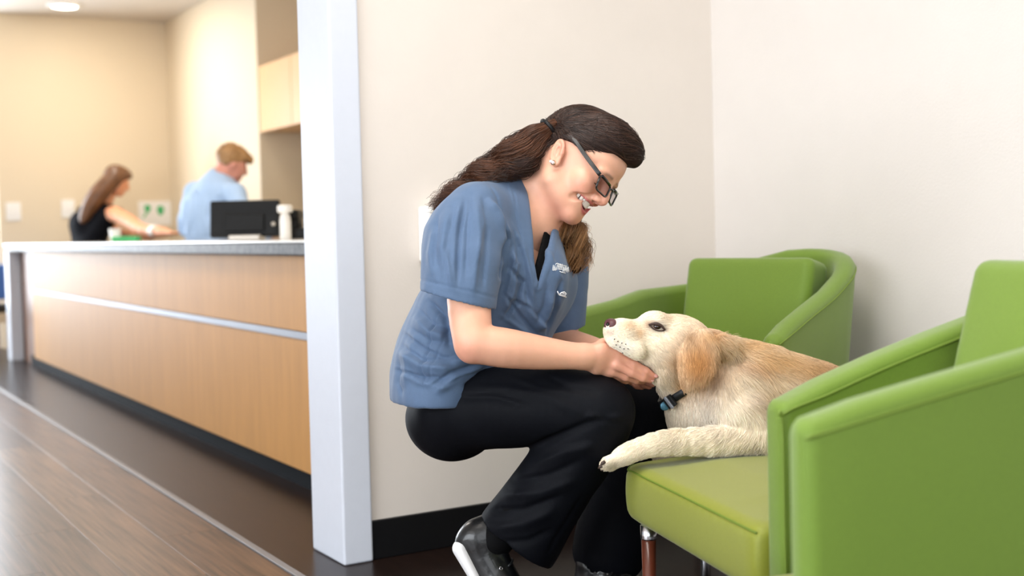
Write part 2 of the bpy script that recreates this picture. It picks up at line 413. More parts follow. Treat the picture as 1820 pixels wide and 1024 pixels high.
# ------------------------------------------------------------------ reception counter
cx = 1.535
counter = thing('reception_counter', 'long maple veneer reception counter with a thin metal stripe', 'counter', (1.75, 6.5, 0))
box('upper_panel', (cx, 3.26, 0.548), (cx + 0.03, 9.09, 0.808), M_veneer, counter, bev=0.002)
box('lower_panel', (cx, 3.26, 0.065), (cx + 0.03, 9.09, 0.520), M_veneer, counter, bev=0.002)
box('metal_stripe', (cx - 0.004, 3.26, 0.522), (cx + 0.02, 9.10, 0.546), M_alu, counter, bev=0.001, label='brushed metal stripe along the veneer front')
box('kick_plate', (cx + 0.02, 3.26, 0.0), (cx + 0.04, 9.35, 0.066), M_kick, counter)
box('carcass', (cx + 0.03, 3.26, 0.0), (1.95, 9.08, 0.80), M_white, counter)
box('return_panel', (cx + 0.031, 9.085, 0.0), (cx + 0.055, 9.70, 0.806), M_veneer_dk, counter, bev=0.002, label='dark wooden return panel')
box('end_post', (1.478, 9.70, 0.0), (1.562, 9.86, 0.806), M_trim, counter, bev=0.004, label='white end post')
box('end_wall', (1.562, 9.72, 0.0), (1.98, 9.84, 0.806), M_trim, counter)
wt = box('worktop', (1.492, 3.245, 0.8085), (2.04, 9.97, 0.851), M_granite, None, bev=0.006, seg=2)
wt['label'] = 'speckled grey granite worktop along the reception counter'; wt['category'] = 'worktop'

# wall cabinet in the alcove
wc = thing('wall_cabinet', 'pale maple wall cabinet hung in the alcove behind the man', 'cabinet', (3.18, 7.6, 1.60))
box('body', (3.03, 6.6, 1.615), (3.36, 8.495, 2.07), M_cab, wc)
for k in range(3):
    y0 = 6.6 + k * 0.632; d_ = box('door', (3.006, y0 + 0.004, 1.610), (3.028, y0 + 0.628, 2.075), M_cab, wc, bev=0.002)

# wall plates and paper signs
def plate(name, p, w, h, label, cat, rocker=True):
    t = thing(name, label, cat, (p[0], FAR_Y, p[2]))
    box('plate', (p[0] - w / 2, FAR_Y - 0.012, p[2] - h / 2), (p[0] + w / 2, FAR_Y, p[2] + h / 2), M_white, t, bev=0.004)
    if rocker:
        for s in (-1, 1): box('rocker', (p[0] + s * w * .22 - .014, FAR_Y - 0.019, p[2] - .03), (p[0] + s * w * .22 + .014, FAR_Y - 0.010, p[2] + .03), M_white, t, bev=0.003)
def on_far(x, y): r = ray(x, y); t = FAR_Y / r[1]; return np.array([0, 0, EYE]) + r * t
plate('light_switch', on_far(24, 376), 0.115, 0.150, 'white double light switch alone on the far beige wall', 'switch')
plate('light_switch', on_far(121, 371), 0.105, 0.150, 'white light switch on the far wall half hidden by the long-haired woman', 'switch')
sg = thing('paper_notice', 'white paper notice with two green marks by the far corner', 'notice', tuple(on_far(275, 376)))
c0 = on_far(276, 378)
box('sheet', (c0[0] - 0.145, FAR_Y - 0.004, c0[2] - 0.11), (c0[0] + 0.145, FAR_Y, c0[2] + 0.10), M_white, sg)
M_green = mat('green_print', srgb(70, 178, 110), 0.6)
for (px, py, w, h, sl) in ((262, 371, .055, .07, 0), (258, 382, .02, .06, .02), (285, 374, .06, .085, .0)):
    c = on_far(px, py); bm = bmesh.new()
    vs = [bm.verts.new((c[0] + w / 2 * cos(a) * (1 + .15 * sin(3 * a)) + sl * sin(a), FAR_Y - 0.0045, c[2] + h / 2 * sin(a))) for a in np.linspace(0, 2 * pi, 14, endpoint=False)]
    f = bm.faces.new(vs); r = bmesh.ops.extrude_face_region(bm, geom=[f]); bmesh.ops.translate(bm, vec=(0, -0.0008, 0), verts=[v for v in r['geom'] if isinstance(v, bmesh.types.BMVert)])
    link('green_mark', bm_mesh('green_mark', bm), M_green, sg)

# white dispenser on the wall behind the kneeling woman
def on_back(x, y): r = ray(x, y); t = WB / r[1]; return np.array([0, 0, EYE]) + r * t
c = on_back(766, 388); ds = thing('wall_dispenser', 'small white box on the wall behind the kneeling woman\'s shoulder', 'dispenser', (c[0], WB, c[2]))
box('housing', (c[0] - 0.042, WB - 0.06, c[2] - 0.12), (c[0] + 0.075, WB, c[2] + 0.033), M_white, ds, bev=0.008, seg=3)
box('nozzle', (c[0] - 0.0, WB - 0.045, c[2] - 0.135), (c[0] + 0.03, WB - 0.015, c[2] - 0.118), M_white, ds, bev=0.003)
# ------------------------------------------------------------------ green armchairs
M_gr = mat('green_fabric', srgb(107, 136, 34), 0.62, noise=0.07, nscale=260, bump=0.25, bscale=700, sheen=0.25)
M_gr2 = mat('green_seat_fabric', srgb(134, 140, 36), 0.55, noise=0.07, nscale=260, bump=0.2, bscale=700, sheen=0.2)
M_pipe = mat('green_piping', srgb(108, 132, 42), 0.6)
M_chrome = mat('chrome', srgb(215, 215, 220), 0.22, metal=1.0)
M_leg = mat('brown_wood', srgb(92, 44, 28), 0.3, noise=0.3, nscale=12, stretch=(6, 6, 1), coat=0.3)
M_under = mat('dark_lining', srgb(24, 22, 22), 0.8)

def shell(name, path, tops, z0, w, m, parent, r=0.022, taper=0.0, n=None):
    """upholstered slab following a plan path (right, away): rounded top and rounded ends"""
    path = np.asarray(path, float); tops = np.asarray(tops, float)
    T = np.gradient(path, axis=0); T /= np.linalg.norm(T, axis=1, keepdims=True); Nn = np.stack([T[:, 1], -T[:, 0]], 1)
    st = []
    an = np.linspace(0, pi / 2, 5)
    for a in an[::-1][:-1]: st.append((path[0] - T[0] * r * (sin(a) - 1) - T[0] * r, tops[0], r * (1 - cos(a)), Nn[0]))
    st = [(path[0] + T[0] * r * (1 - sin(a)), tops[0], r * (1 - cos(a)), Nn[0]) for a in an[::-1][:-1]]
    for i in range(len(path)): 
        if i == 0: st.append((path[0] + T[0] * r, tops[0] , 0, Nn[0]))
        elif i == len(path) - 1: st.append((path[-1] - T[-1] * r, tops[-1], 0, Nn[-1]))
        else: st.append((path[i], tops[i], 0, Nn[i]))
    st += [(path[-1] - T[-1] * r * (1 - sin(a)), tops[-1], r * (1 - cos(a)), Nn[-1]) for a in an[1:]]
    V = []; ring = None
    for p, tp, sh, nn in st:
        hw = w / 2 - sh; rr = min(r, hw * 0.98); t = tp - sh; sec = [(-hw + taper, z0), (-hw + taper * .45, (z0 + t) / 2), (-hw, t - rr)]
        sec += [(-hw + rr - rr * cos(a), t - rr + rr * sin(a)) for a in np.linspace(0.3, pi / 2, 4)]
        sec += [(hw - rr + rr * sin(a), t - rr + rr * cos(a)) for a in np.linspace(0, pi / 2 - 0.3, 4)]
        sec += [(hw, t - rr), (hw, (z0 + t) / 2), (hw, z0)]
        ring = len(sec)
        for o, z in sec: q = p + nn * o; V.append((q[0], q[1], z))
    Fc = []
    for i in range(len(st) - 1):
        for j in range(ring): Fc.append((i * ring + j, i * ring + (j + 1) % ring, (i + 1) * ring + (j + 1) % ring, (i + 1) * ring + j))
    Fc += [tuple(range(ring)), tuple((len(st) - 1) * ring + j for j in range(ring))[::-1]]
    me = pymesh(name, LW(np.array(V)), Fc); bm = bmesh.new(); bm.from_mesh(me); bmesh.ops.recalc_face_normals(bm, faces=bm.faces[:]); bm.to_mesh(me); bm.free()
    o = link(name, me, m, parent, True)
    return o, path, Nn

def piping(path, Nn, tops, off, dz, parent, front_z=None, r=0.0024):
    p = [np.array([*(q + nn * off), t + dz]) for q, nn, t in zip(path, Nn, tops)]
    if front_z is not None: p = [np.array([p[0][0], p[0][1], front_z])] + [p[0] + np.array([0, 0, -0.03])] + p
    return tube('piping', LW(smooth_path(p, 60)), r, M_pipe, parent, 6)

def cushion(name, c, half, axes, rnd, m, parent, bulge=0.012, h=0.008):
    s = Shape(); A = np.asarray(axes, float)
    c = np.asarray(c, float); half = np.asarray(half, float); hf = half - rnd
    def f(p):
        q = (p - c) @ A.T; u = np.clip(1 - (q[:, 0] / half[0])**2, 0, 1) * np.clip(1 - (q[:, 2] / half[2])**2, 0, 1)
        g = np.abs(q) - hf - np.stack([u * 0, bulge * u, u * 0], 1)
        return np.sqrt((np.maximum(g, 0)**2).sum(1)) + np.minimum(g.max(1), 0) - rnd
    s.fn(f, c, np.linalg.norm(half) + 0.02); V, Q, T = s.mesh(name, h)
    return link(name, qmesh(name, LW(V), Q, T), m, parent, True)

def leg(x, y, z_top, r, parent, wood=True, col_h=0.028):
    if wood:
        l = lathe('leg', [(r * 0.78, 0.0), (r * 0.8, 0.01), (r, z_top - col_h)], LW(np.array([x, y, 0])), M_leg, parent, 20)
        lathe('collar', [(r * 1.08, z_top - col_h), (r * 1.10, z_top - col_h + 0.002), (r * 1.10, z_top)], LW(np.array([x, y, 0])), M_chrome, l, 20, label='chrome collar at the top of the leg')
    else:
        l = lathe('leg', [(r, 0.0), (r, z_top)], LW(np.array([x, y, 0])), M_chrome, parent, 16, label='chrome leg')
    return l

# --- the chair the dog lies on
dc = thing('armchair', 'green armchair the dog lies on, its front leg brown with a chrome collar', 'chair', tuple(LW(np.array([0.55, 2.35, 0.0]))), 'green armchairs')
FL, NL, NR, FR = np.array([0.222, 2.545]), np.array([0.383, 1.976]), np.array([0.955, 2.150]), np.array([0.90, 2.90])
def seat_shape(poly, zt, zb, rnd, crown):
    poly = np.array(poly); c = poly.mean(0); R = np.abs(poly - c).max() * 1.5
    E = [(poly[i], poly[(i + 1) % 4]) for i in range(4)]
    def f(p):
        q = p[:, :2]; d = np.full(len(p), -1e9); prod = np.ones(len(p))
        for a, b in E:
            t = (b - a) / np.linalg.norm(b - a); n_ = np.array([t[1], -t[0]]); n_ = n_ if (c - a) @ n_ < 0 else -n_
            e = (q - a) @ n_; d = np.maximum(d, e + rnd) if False else np.log(np.exp(np.clip(d, -1, 1) * 90) + np.exp(np.clip(e, -1, 1) * 90)) / 90
            prod = prod * np.clip(-e / 0.16, 0, 1)
        z = p[:, 2]; top = zt + crown * np.minimum(prod, 1); mid = (zt + zb) / 2
        bul = 0.006 * (1 - np.clip(np.abs(z - mid) / (zt - mid), 0, 1)**2)
        g = np.stack([d - bul + rnd, np.maximum(z - top, zb - z) + rnd], 1)
        return np.sqrt((np.maximum(g, 0)**2).sum(1)) + np.minimum(g.max(1), 0) - rnd
    s = Shape(); s.fn(f, np.array([c[0], c[1], (zt + zb) / 2]), R); return s
ss = seat_shape([FL, NL, NR, FR], 0.392, 0.274, 0.020, 0.016)
V, Q, T = ss.mesh('seat', 0.009, lo=(0.18, 1.90, 0.24), hi=(1.06, 2.98, 0.45))
link('seat', qmesh('seat', LW(V), Q, T), M_gr2, dc, True)
e1 = (NL - FL) / np.linalg.norm(NL - FL); nf = np.array([-0.957, -0.29])
pp = [FL + np.array([0.05, 0.018]), FL + e1 * 0.012 + nf * 0.001] + [FL + e1 * t + nf * 0.0035 for t in (0.05, 0.15, 0.3, 0.45, 0.56)] + [NL - e1 * 0.006]
tube('piping', LW(project(ss, smooth_path([[*q, 0.3835] for q in pp], 40), 0.0004, 8)), 0.0018, M_pipe, dc, 6)
box('underside', (-0.14, -0.20, 0.262), (0.20, 0.18, 0.277), M_under, dc, M=Matrix.Translation(Vector(tuple(LW(np.array([0.60, 2.36, 0]))))) @ Matrix.Rotation(-YAW - radians(15), 4, 'Z'))
TD = np.array([0.957, 0.29]); WD = np.array([0.29, -0.957])
a1 = np.array([np.array([0.400, 1.920]) + TD * t for t in (0, 0.08, 0.18, 0.28, 0.38, 0.50, 0.60)]); t1 = np.array([0.604, 0.630, 0.664, 0.694, 0.722, 0.750, 0.765])
o, p_, n_ = shell('arm', a1, t1, 0.20, 0.064, M_gr, dc, r=0.018)
piping(p_, n_, t1, 0.0325, -0.019, dc, 0.21)
leg(0.262, 2.48, 0.276, 0.0150, dc); leg(0.412, 2.72, 0.276, 0.0110, dc, False)
leg(0.84, 2.76, 0.276, 0.0150, dc); leg(0.90, 2.18, 0.276, 0.0150, dc)

# --- the chair at the right edge, nearest the camera
nc = thing('armchair', 'green armchair nearest the camera with a solid flat side and a tall back cushion', 'chair', tuple(LW(np.array([0.62, 1.6, 0.0]))), 'green armchairs')
S2 = np.array([0.331, 1.466])
a2 = np.array([S2 + TD * t for t in (0, 0.08, 0.18, 0.28, 0.38, 0.48, 0.56)] + [S2 + TD * 0.625 - WD * 0.03, S2 + TD * 0.650 - WD * 0.10] + [S2 + TD * 0.655 - WD * w_ for w_ in (0.18, 0.26, 0.33)])
t2 = np.array([0.648, 0.664, 0.684, 0.703, 0.722, 0.742, 0.757, 0.775, 0.79, 0.80, 0.80, 0.80])
o, p_, n_ = shell('shell', a2, t2, 0.17, 0.052, M_gr, nc, r=0.020)
piping(p_[:7], n_[:7], t2[:7], 0.0255, -0.022, nc)
wv = np.array([*(-WD), 0.0]); bv = np.array([*TD, 0.0]); tilt = radians(15)
up_ = np.array([0, 0, 1.0]) * cos(tilt) + bv * sin(tilt); bk = bv * cos(tilt) - np.array([0, 0, 1.0]) * sin(tilt)
cushion('back_cushion', np.array([0.772, 1.800, 0.607]), (0.160, 0.056, 0.205), (wv, bk, up_), 0.026, M_gr, nc)
q0 = S2 + TD * 0.06 - WD * 0.04; s2_ = seat_shape([q0, q0 - WD * 0.29, q0 - WD * 0.29 + TD * 0.50, q0 + TD * 0.50], 0.36, 0.24, 0.02, 0.01)
V, Q, T = s2_.mesh('seat', 0.012); link('seat', qmesh('seat', LW(V), Q, T), M_gr2, nc, True)
for t_, w_ in ((0.10, 0.07), (0.10, 0.29), (0.52, 0.07), (0.52, 0.29)): q = S2 + TD * t_ - WD * w_; leg(q[0], q[1], 0.24, 0.0150, nc)

# --- the tub chair in the corner
bc = thing('armchair', 'green tub armchair in the corner behind the dog, with square back cushion', 'chair', tuple(LW(np.array([0.55, 3.2, 0.0]))), 'green armchairs')
O = np.array([0.622, 3.345]); fd = np.array([-0.66, -0.751]); fd /= np.linalg.norm(fd); wd = np.array([-fd[1], fd[0]])
def bcp(a, b): return O + wd * a - fd * b
hw_, bb, rc = 0.283, 0.165, 0.17
plan = [(-hw_, -0.46), (-hw_, -0.34), (-hw_, -0.2), (-hw_, -0.08)]
plan += [(-hw_ + rc - rc * cos(t), bb - rc + rc * sin(t)) for t in np.linspace(0.05, pi / 2, 8)]
plan += [(-0.05, bb), (0.05, bb)]
plan += [(hw_ - rc + rc * sin(t), bb - rc + rc * cos(t)) for t in np.linspace(0, pi / 2 - 0.05, 8)]
plan += [(hw_, -0.08), (hw_, -0.2), (hw_, -0.29), (hw_, -0.36)]
pts = np.array([bcp(a, b) for a, b in plan])
hb = {-0.46: 0.662, -0.34: 0.667, -0.2: 0.680, -0.08: 0.700}; hb2 = {-0.36: 0.620, -0.29: 0.642, -0.2: 0.672, -0.08: 0.710}
hc_l = lambda a: np.interp(a, [-0.283, -0.20, -0.12, -0.05, 0.05], [0.702, 0.716, 0.742, 0.780, 0.803])
tops = np.array([(hb if a < 0 else hb2)[b] if b in (hb if a < 0 else hb2) else hc_l(a) if a < 0.06 else np.interp(b, [-0.02, 0.02, 0.08, 0.14, bb], [0.735, 0.757, 0.785, 0.80, 0.806]) for a, b in plan])
o, p_, n_ = shell('shell', pts, tops, 0.21, 0.054, M_gr, bc, r=0.024, taper=0.05)
piping(p_, n_, tops, -0.0268, -0.025, bc)
wv = np.array([*wd, 0.0]); bv = np.array([*(-fd), 0.0]); tilt = radians(13)
up_ = np.array([0, 0, 1.0]) * cos(tilt) + bv * sin(tilt); bk = bv * cos(tilt) - np.array([0, 0, 1.0]) * sin(tilt)
cc_ = bcp(0.022, -0.01); cushion('back_cushion', np.array([cc_[0], cc_[1], 0.560]), (0.192, 0.054, 0.225), (wv, bk, up_), 0.024, M_gr, bc)
sb = seat_shape([bcp(-0.25, -0.36), bcp(0.25, -0.36), bcp(0.25, 0.10), bcp(-0.25, 0.10)], 0.392, 0.262, 0.02, 0.02)
V, Q, T = sb.mesh('seat', 0.011); link('seat', qmesh('seat', LW(V), Q, T), M_gr2, bc, True)
for (a, b) in ((-0.22, -0.32), (0.22, -0.32), (-0.2, 0.08), (0.2, 0.08)): q = bcp(a, b); leg(q[0], q[1], 0.262, 0.0165, bc)
# ------------------------------------------------------------------ the kneeling woman
def skin_mat(name):
    m = mat(name, (1, 1, 1, 1), 0.45, noise=0.05, nscale=45, bump=0.06, bscale=350, attr='tint', sub=0.12, subr=(1, .35, .2)); return m
M_skin = skin_mat('skin')
M_scrub = mat('scrub_cloth', srgb(80, 103, 134), 0.75, noise=0.05, nscale=55, bump=0.18, bscale=500, sheen=0.15)
M_under_top = mat('black_knit', srgb(8, 8, 10), 0.8, spec=0.12)
M_pants = mat('black_trousers', srgb(10, 12, 18), 0.66, spec=0.11, bump=0.1, bscale=300)
M_shoe = mat('black_patent', srgb(13, 14, 17), 0.33, coat=0.25, bump=0.9, bscale=38)
M_lace = mat('black_lace', srgb(24, 25, 28), 0.6)
M_sole = mat('white_sole', srgb(240, 240, 242), 0.45)
M_hair = mat('brown_hair', (1, 1, 1, 1), 0.36, spec=0.4, attr='tint')
M_hairbase = mat('brown_hair_base', srgb(40, 24, 18), 0.7, spec=0.2, noise=0.4, nscale=20, stretch=(3, 3, 12))
M_frame = mat('black_acetate', srgb(14, 14, 16), 0.25, coat=0.4)
M_teeth = mat('teeth', srgb(246, 240, 232), 0.25, coat=0.4)
M_gold = mat('earring_metal', srgb(230, 205, 170), 0.2, metal=1.0)
M_stone = mat('earring_stone', srgb(245, 225, 225), 0.08, coat=0.6)
M_lash = mat('lash', srgb(30, 18, 14), 0.6)
M_thread = mat('white_thread', srgb(240, 243, 247), 0.6)
M_nail = mat('nail', srgb(238, 178, 172), 0.25, coat=0.3)

woman = thing('person', 'crouching woman in blue scrub top and black glasses, holding the dog\'s chin in her hand', 'person', tuple(P(930, 1140, 2.70) * np.array([1, 1, 0])))

PHI = radians(27)
Lfw = np.array([0.748 * cos(PHI), -sin(PHI), -0.664 * cos(PHI)]); Lu = np.array([0.664, 0, 0.748]); Ls = np.cross(Lfw, Lu)
Hf, Hu, Hs = (LW(v) for v in (Lfw, Lu, Ls)); HAX = np.stack([Hf, Hu, Hs])
HO = P(997, 272, 2.60) - 0.073 * Hs
def hp(f, u, s): return HO + f * Hf + u * Hu + s * Hs
def hloc(p): return (np.asarray(p) - HO) @ HAX.T

# ---- head, neck and upper chest
head = Shape()
hA = HAX
head.ell(hp(-0.008, 0.034, 0), (0.092, 0.086, 0.073), 0.02, ax=hA)
head.ell(hp(0.042, 0.044, 0), (0.063, 0.062, 0.061), 0.02, ax=hA)            # forehead
head.ell(hp(0.040, -0.020, 0), (0.056, 0.074, 0.055), 0.02, ax=hA)           # face
for s in (1, -1):
    head.seg(hp(0.014, -0.052, 0.047 * s), hp(0.074, -0.082, 0.012 * s), 0.019, 0.016, 0.022)     # jaw
    head.ell(hp(0.066, -0.016, 0.038 * s), (0.025, 0.023, 0.025), 0.016, ax=hA)                   # cheekbone
    head.ell(hp(0.073, -0.029, 0.035 * s), (0.0185, 0.016, 0.0165), 0.012, ax=hA)                 # smiling cheek
    head.ell(hp(0.087, 0.025, 0.028 * s), (0.014, 0.009, 0.024), 0.014, ax=hA)                    # brow
head.seg(hp(0.077, -0.083, 0.008), hp(0.077, -0.083, -0.008), 0.0165, 0.0165, 0.014)              # chin
head.ell(hp(0.074, -0.052, 0), (0.021, 0.026, 0.034), 0.014, ax=hA)                               # mouth mound
for s in (1, -1): head.ell(hp(0.110, 0.005, 0.031 * s), (0.020, 0.012, 0.017), 0.012, 's', ax=hA) # eye hollow
for s in (1, -1): head.ell(hp(0.0795, 0.004, 0.031 * s), 0.0128, 0.004, ax=hA)                    # closed lid over the eye
head.chain([[*hp(0.0945, 0.020, 0), 0.0088], [*hp(0.1015, 0.004, 0), 0.0080], [*hp(0.1095, -0.011, 0), 0.0085], [*hp(0.1125, -0.0195, 0), 0.0100]], k=0.010)
for s in (1, -1): head.ell(hp(0.1015, -0.0240, 0.0112 * s), (0.0115, 0.0080, 0.0072), 0.006, ax=hA)
head.ell(hp(0.100, -0.027, 0), (0.014, 0.006, 0.008), 0.006, ax=hA)
for s in (1, -1): head.ell(hp(0.1045, -0.0315, 0.0085 * s), (0.0058, 0.0042, 0.0034), 0.003, 's', ax=hA)
def arc(f0, u0, w, up, rr, e=0.55, back=0.024): return [[*hp(f0 - back * t * t, u0 + up * t * t, w * t), rr * (1 - e * t * t)] for t in np.linspace(-1, 1, 11)]
head.chain(arc(0.0925, -0.0385, 0.030, -0.002, 0.0042), k=0.005)
head.chain(arc(0.0885, -0.0635, 0.027, 0.0185, 0.0058), k=0.005)
head.chain(arc(0.0960, -0.0500, 0.030, 0.0070, 0.0095, 0.66), k=0.002, op='s')
head.chain(arc(0.0860, -0.0500, 0.027, 0.0070, 0.0085, 0.66), k=0.002, op='s')
for s in (1, -1): head.chain([[*hp(0.0925, -0.028, 0.0215 * s), .0028], [*hp(0.084, -0.040, 0.0365 * s), .0058], [*hp(0.071, -0.055, 0.0420 * s), .004]], n=8, k=0.008, op='s')      # smile folds
# ears
for s in (1, -1):
    e1v = Hu * 0.88 - Hf * 0.47; e0v = Hf * 0.88 + Hu * 0.47; ea = np.stack([e0v * 0.93 + Hs * 0.36 * s, e1v, Hs * 0.93 * s - e0v * 0.36]); c = hp(-0.006, -0.001, 0.0725 * s)
    head.ell(c, (0.0150, 0.0265, 0.006), 0.006, ax=ea)
    head.ell(c + ea[2] * 0.0075 + ea[1] * 0.002 + ea[0] * 0.002, (0.0090, 0.0155, 0.0062), 0.004, 's', ax=ea)
    rim = [[*(c + ea[0] * 0.0135 * cos(t) + ea[1] * (0.0245 * sin(t)) + ea[2] * 0.003), 0.0031] for t in np.linspace(radians(10), radians(240), 14)]
    head.chain(rim, k=0.003)
    head.chain([[*(c + ea[0] * 0.006 * cos(t) + ea[1] * (0.013 * sin(t)) + ea[2] * 0.0035), 0.0022] for t in np.linspace(radians(60), radians(230), 8)], k=0.003)
    head.ell(c - ea[1] * 0.0240 + ea[0] * 0.002, (0.0078, 0.0080, 0.0048), 0.005, ax=ea)
    head.ell(c + ea[0] * 0.012 - ea[1] * 0.002 + ea[2] * 0.002, (0.0045, 0.0065, 0.0045), 0.004, ax=ea)
# neck
nb, nm, nt_ = P(938, 398, 2.735), P(955, 345, 2.700), hp(-0.018, -0.035, 0)
for sh in (head,):
    sh.seg(nb, nm, (0.062, 0.062), (0.054, 0.054), 0.03); sh.seg(nm, nt_, 0.054, 0.056, 0.03)
    sh.seg(P(966, 415, 2.665), hp(0.028, -0.060, 0.018), 0.012, 0.014, 0.03)
    # upper chest and shoulders, mostly under the top
    sh.seg(P(935, 400, 2.74), P(905, 480, 2.76), (0.15, 0.085), (0.15, 0.09), 0.04, uax=FW0 * 0.88 + R0 * 0.48)
    sh.seg(P(945, 425, 2.735), P(945, 490, 2.74), 0.055, 0.055, 0.04)
V, Q, T = head.mesh('head', 0.0019, lo=None, hi=None)
V = relax(V, Q, 1, 0.4)
hl = hloc(V)
skin = np.array(srgb(228, 172, 144)[:3]); pink = np.array(srgb(218, 132, 116)[:3]); lip = np.array(srgb(196, 92, 96)[:3])
def tint_head(hl):
    C = np.tile(skin, (len(hl), 1))
    def mixc(w, c): nonlocal C; w = np.clip(w, 0, 1)[:, None]; C = C * (1 - w) + np.array(c) * w
    f, u, s = hl.T; a = np.abs(s)
    g = lambda f0, u0, s0, rf, ru, rs: np.exp(-((f - f0) / rf)**2 - ((u - u0) / ru)**2 - ((a - s0) / rs)**2)
    mixc(0.5 * g(0.075, -0.024, 0.044, 0.03, 0.02, 0.022), pink)
    mixc(0.5 * g(0.115, -0.022, 0.0, 0.015, 0.014, 0.016), pink)
    mixc(0.5 * g(-0.005, 0.005, 0.082, 0.02, 0.03, 0.012), pink)
    mixc(0.45 * g(0.05, -0.09, 0.0, 0.05, 0.02, 0.05), pink)
    t = np.clip(s / 0.029, -1, 1); t2 = t * t
    du = (u - (-0.0385 - 0.002 * t2)) / (0.0046 * (1 - .5 * t2)); dl = (u - (-0.0635 + 0.0185 * t2)) / (0.0066 * (1 - .5 * t2)); fr_ = f > 0.0885 - 0.026 * t2 - 0.002
    mixc(np.where(fr_ & (a < 0.029), 0.8 * np.clip(1.35 - np.abs(du), 0, 1), 0), lip); mixc(np.where(fr_ & (a < 0.028), 0.9 * np.clip(1.35 - np.abs(dl), 0, 1), 0), lip)
    mc = -0.0500 + 0.0070 * t2; mixc(np.where((np.abs(u - mc) < 0.0100 * (1 - .66 * t2)) & (f < 0.0905 - 0.024 * t2) & (f > 0.05) & (a < .030), 1.0, 0), srgb(120, 40, 44)[:3])
    mixc(0.7 * np.exp(-((u - (0.0285 - 0.25 * np.maximum(a - 0.034, 0))) / 0.0034)**2) * (f > 0.06) * np.clip((a - 0.010) / 0.006, 0, 1) * np.clip((0.050 - a) / 0.008, 0, 1), srgb(120, 84, 66)[:3])
    mixc(0.6 * g(0.094, 0.004, 0.031, 0.02, 0.008, 0.018), srgb(186, 122, 106)[:3])
    mixc(np.where((f > 0.097) & (u < -0.0295) & (u > -0.036) & (a < 0.013) & (a > 0.004), 0.6, 0), srgb(110, 48, 44)[:3])
    return C
Chead = tint_head(hl)

# ---- arms and hands
arms = Shape()
Rsh, Rel, Rwr = P(846, 392, 2.585), P(841, 610, 2.475), P(1040, 634, 2.53)
arms.chain([[*Rsh, 0.050], [*P(834, 470, 2.545), 0.0450], [*P(834, 545, 2.505), 0.0430], [*P(840, 598, 2.48), 0.0395], [*P(846, 611, 2.475), 0.0390]], n=14, k=0.005)
arms.ell(P(834, 622, 2.475), 0.020, 0.02)
arms.chain([[*P(846, 611, 2.475), 0.0375], [*P(900, 619, 2.485), 0.0385], [*P(960, 627, 2.505), 0.0330], [*P(1010, 632, 2.52), 0.0268], [*P(1042, 634, 2.53), 0.0250]], n=14, k=0.006)
def hand(sh, wr, palm_end, width_dir, fingers, thumb, wr_r=(0.026, 0.019)):
    wd_ = width_dir / np.linalg.norm(width_dir); m_ = wr + (palm_end - wr) * 0.45
    sh.seg(wr, m_, wr_r, (0.034, 0.0165), 0.012, uax=wd_)
    sh.seg(m_, palm_end, (0.034, 0.0165), (0.037, 0.0125), 0.010, uax=wd_)
    for fg in fingers: 
        p = np.array(fg, float); n = len(p); rr = np.interp(np.linspace(0, 1, n), [0, .35, .7, 1], [0.0100, 0.0092, 0.0083, 0.0068])
        rr = rr * (1 + 0.07 * np.array([1 if i in (1, 2) else 0 for i in range(n)]))
        sh.chain(np.column_stack([p, rr]), n=None, k=0.004)
        sh.ell(p[0] + FW0 * 0.003, 0.0090, 0.012)
    p = np.array(thumb, float); sh.chain(np.column_stack([p, np.interp(np.linspace(0, 1, len(p)), [0, .3, .7, 1], [0.0140, 0.0120, 0.0108, 0.0085])]), n=None, k=0.010)
fR = [[P(1100, 633, 2.535), P(1126, 648, 2.540), P(1147, 660, 2.545), P(1162, 668, 2.552)],
      [P(1096, 648, 2.532), P(1122, 662, 2.538), P(1142, 671, 2.546), P(1155, 676, 2.556)],
      [P(1088, 658, 2.545), P(1112, 669, 2.556), P(1130, 675, 2.572), P(1142, 678, 2.590)],
      [P(1079, 663, 2.560), P(1098, 671, 2.575), P(1112, 675, 2.590), P(1122, 677, 2.604)]]
hand(arms, Rwr, P(1092, 642, 2.540), P(1092, 666, 2.555) - P(1092, 620, 2.53), fR,
     [P(1056, 622, 2.545), P(1072, 613, 2.565), P(1090, 606, 2.600), P(1106, 603, 2.63)])
arms.chain([[*P(992, 420, 2.88), 0.052], [*P(1000, 520, 2.865), 0.047], [*P(985, 612, 2.85), 0.040]], n=8, k=0.02)
arms.chain([[*P(985, 612, 2.85), 0.039], [*P(1040, 626, 2.775), 0.034], [*P(1085, 640, 2.715), 0.026]], n=8, k=0.02)
fL = [[P(1120, 646, 2.672), P(1138, 660, 2.650), P(1150, 670, 2.63), P(1160, 676, 2.615)], [P(1118, 652, 2.680), P(1138, 668, 2.66), P(1152, 678, 2.645), P(1160, 683, 2.635)],
      [P(1114, 658, 2.688), P(1132, 674, 2.672), P(1146, 683, 2.66), P(1154, 687, 2.655)], [P(1108, 662, 2.695), P(1122, 676, 2.682), P(1132, 684, 2.672), P(1140, 688, 2.668)]]
hand(arms, P(1085, 640, 2.715), P(1115, 654, 2.68), P(1115, 668, 2.695) - P(1115, 636, 2.66), fL, [P(1096, 632, 2.70), P(1110, 622, 2.69), P(1122, 616, 2.685), P(1132, 612, 2.68)])
Va, Qa, Ta = arms.mesh('arms', 0.0024); Va = relax(Va, Qa, 1, 0.4)
Ca = np.tile(skin, (len(Va), 1)); pxa = PROJ(Va)
w = np.clip((pxa[:, 0] - 1045) / 60, 0, 1)[:, None] * 0.35; Ca = Ca * (1 - w) + pink * w
w = (0.35 * np.exp(-((np.linalg.norm(Va - P(830, 625, 2.455), axis=1)) / 0.03)**2))[:, None]; Ca = Ca * (1 - w) + pink * w
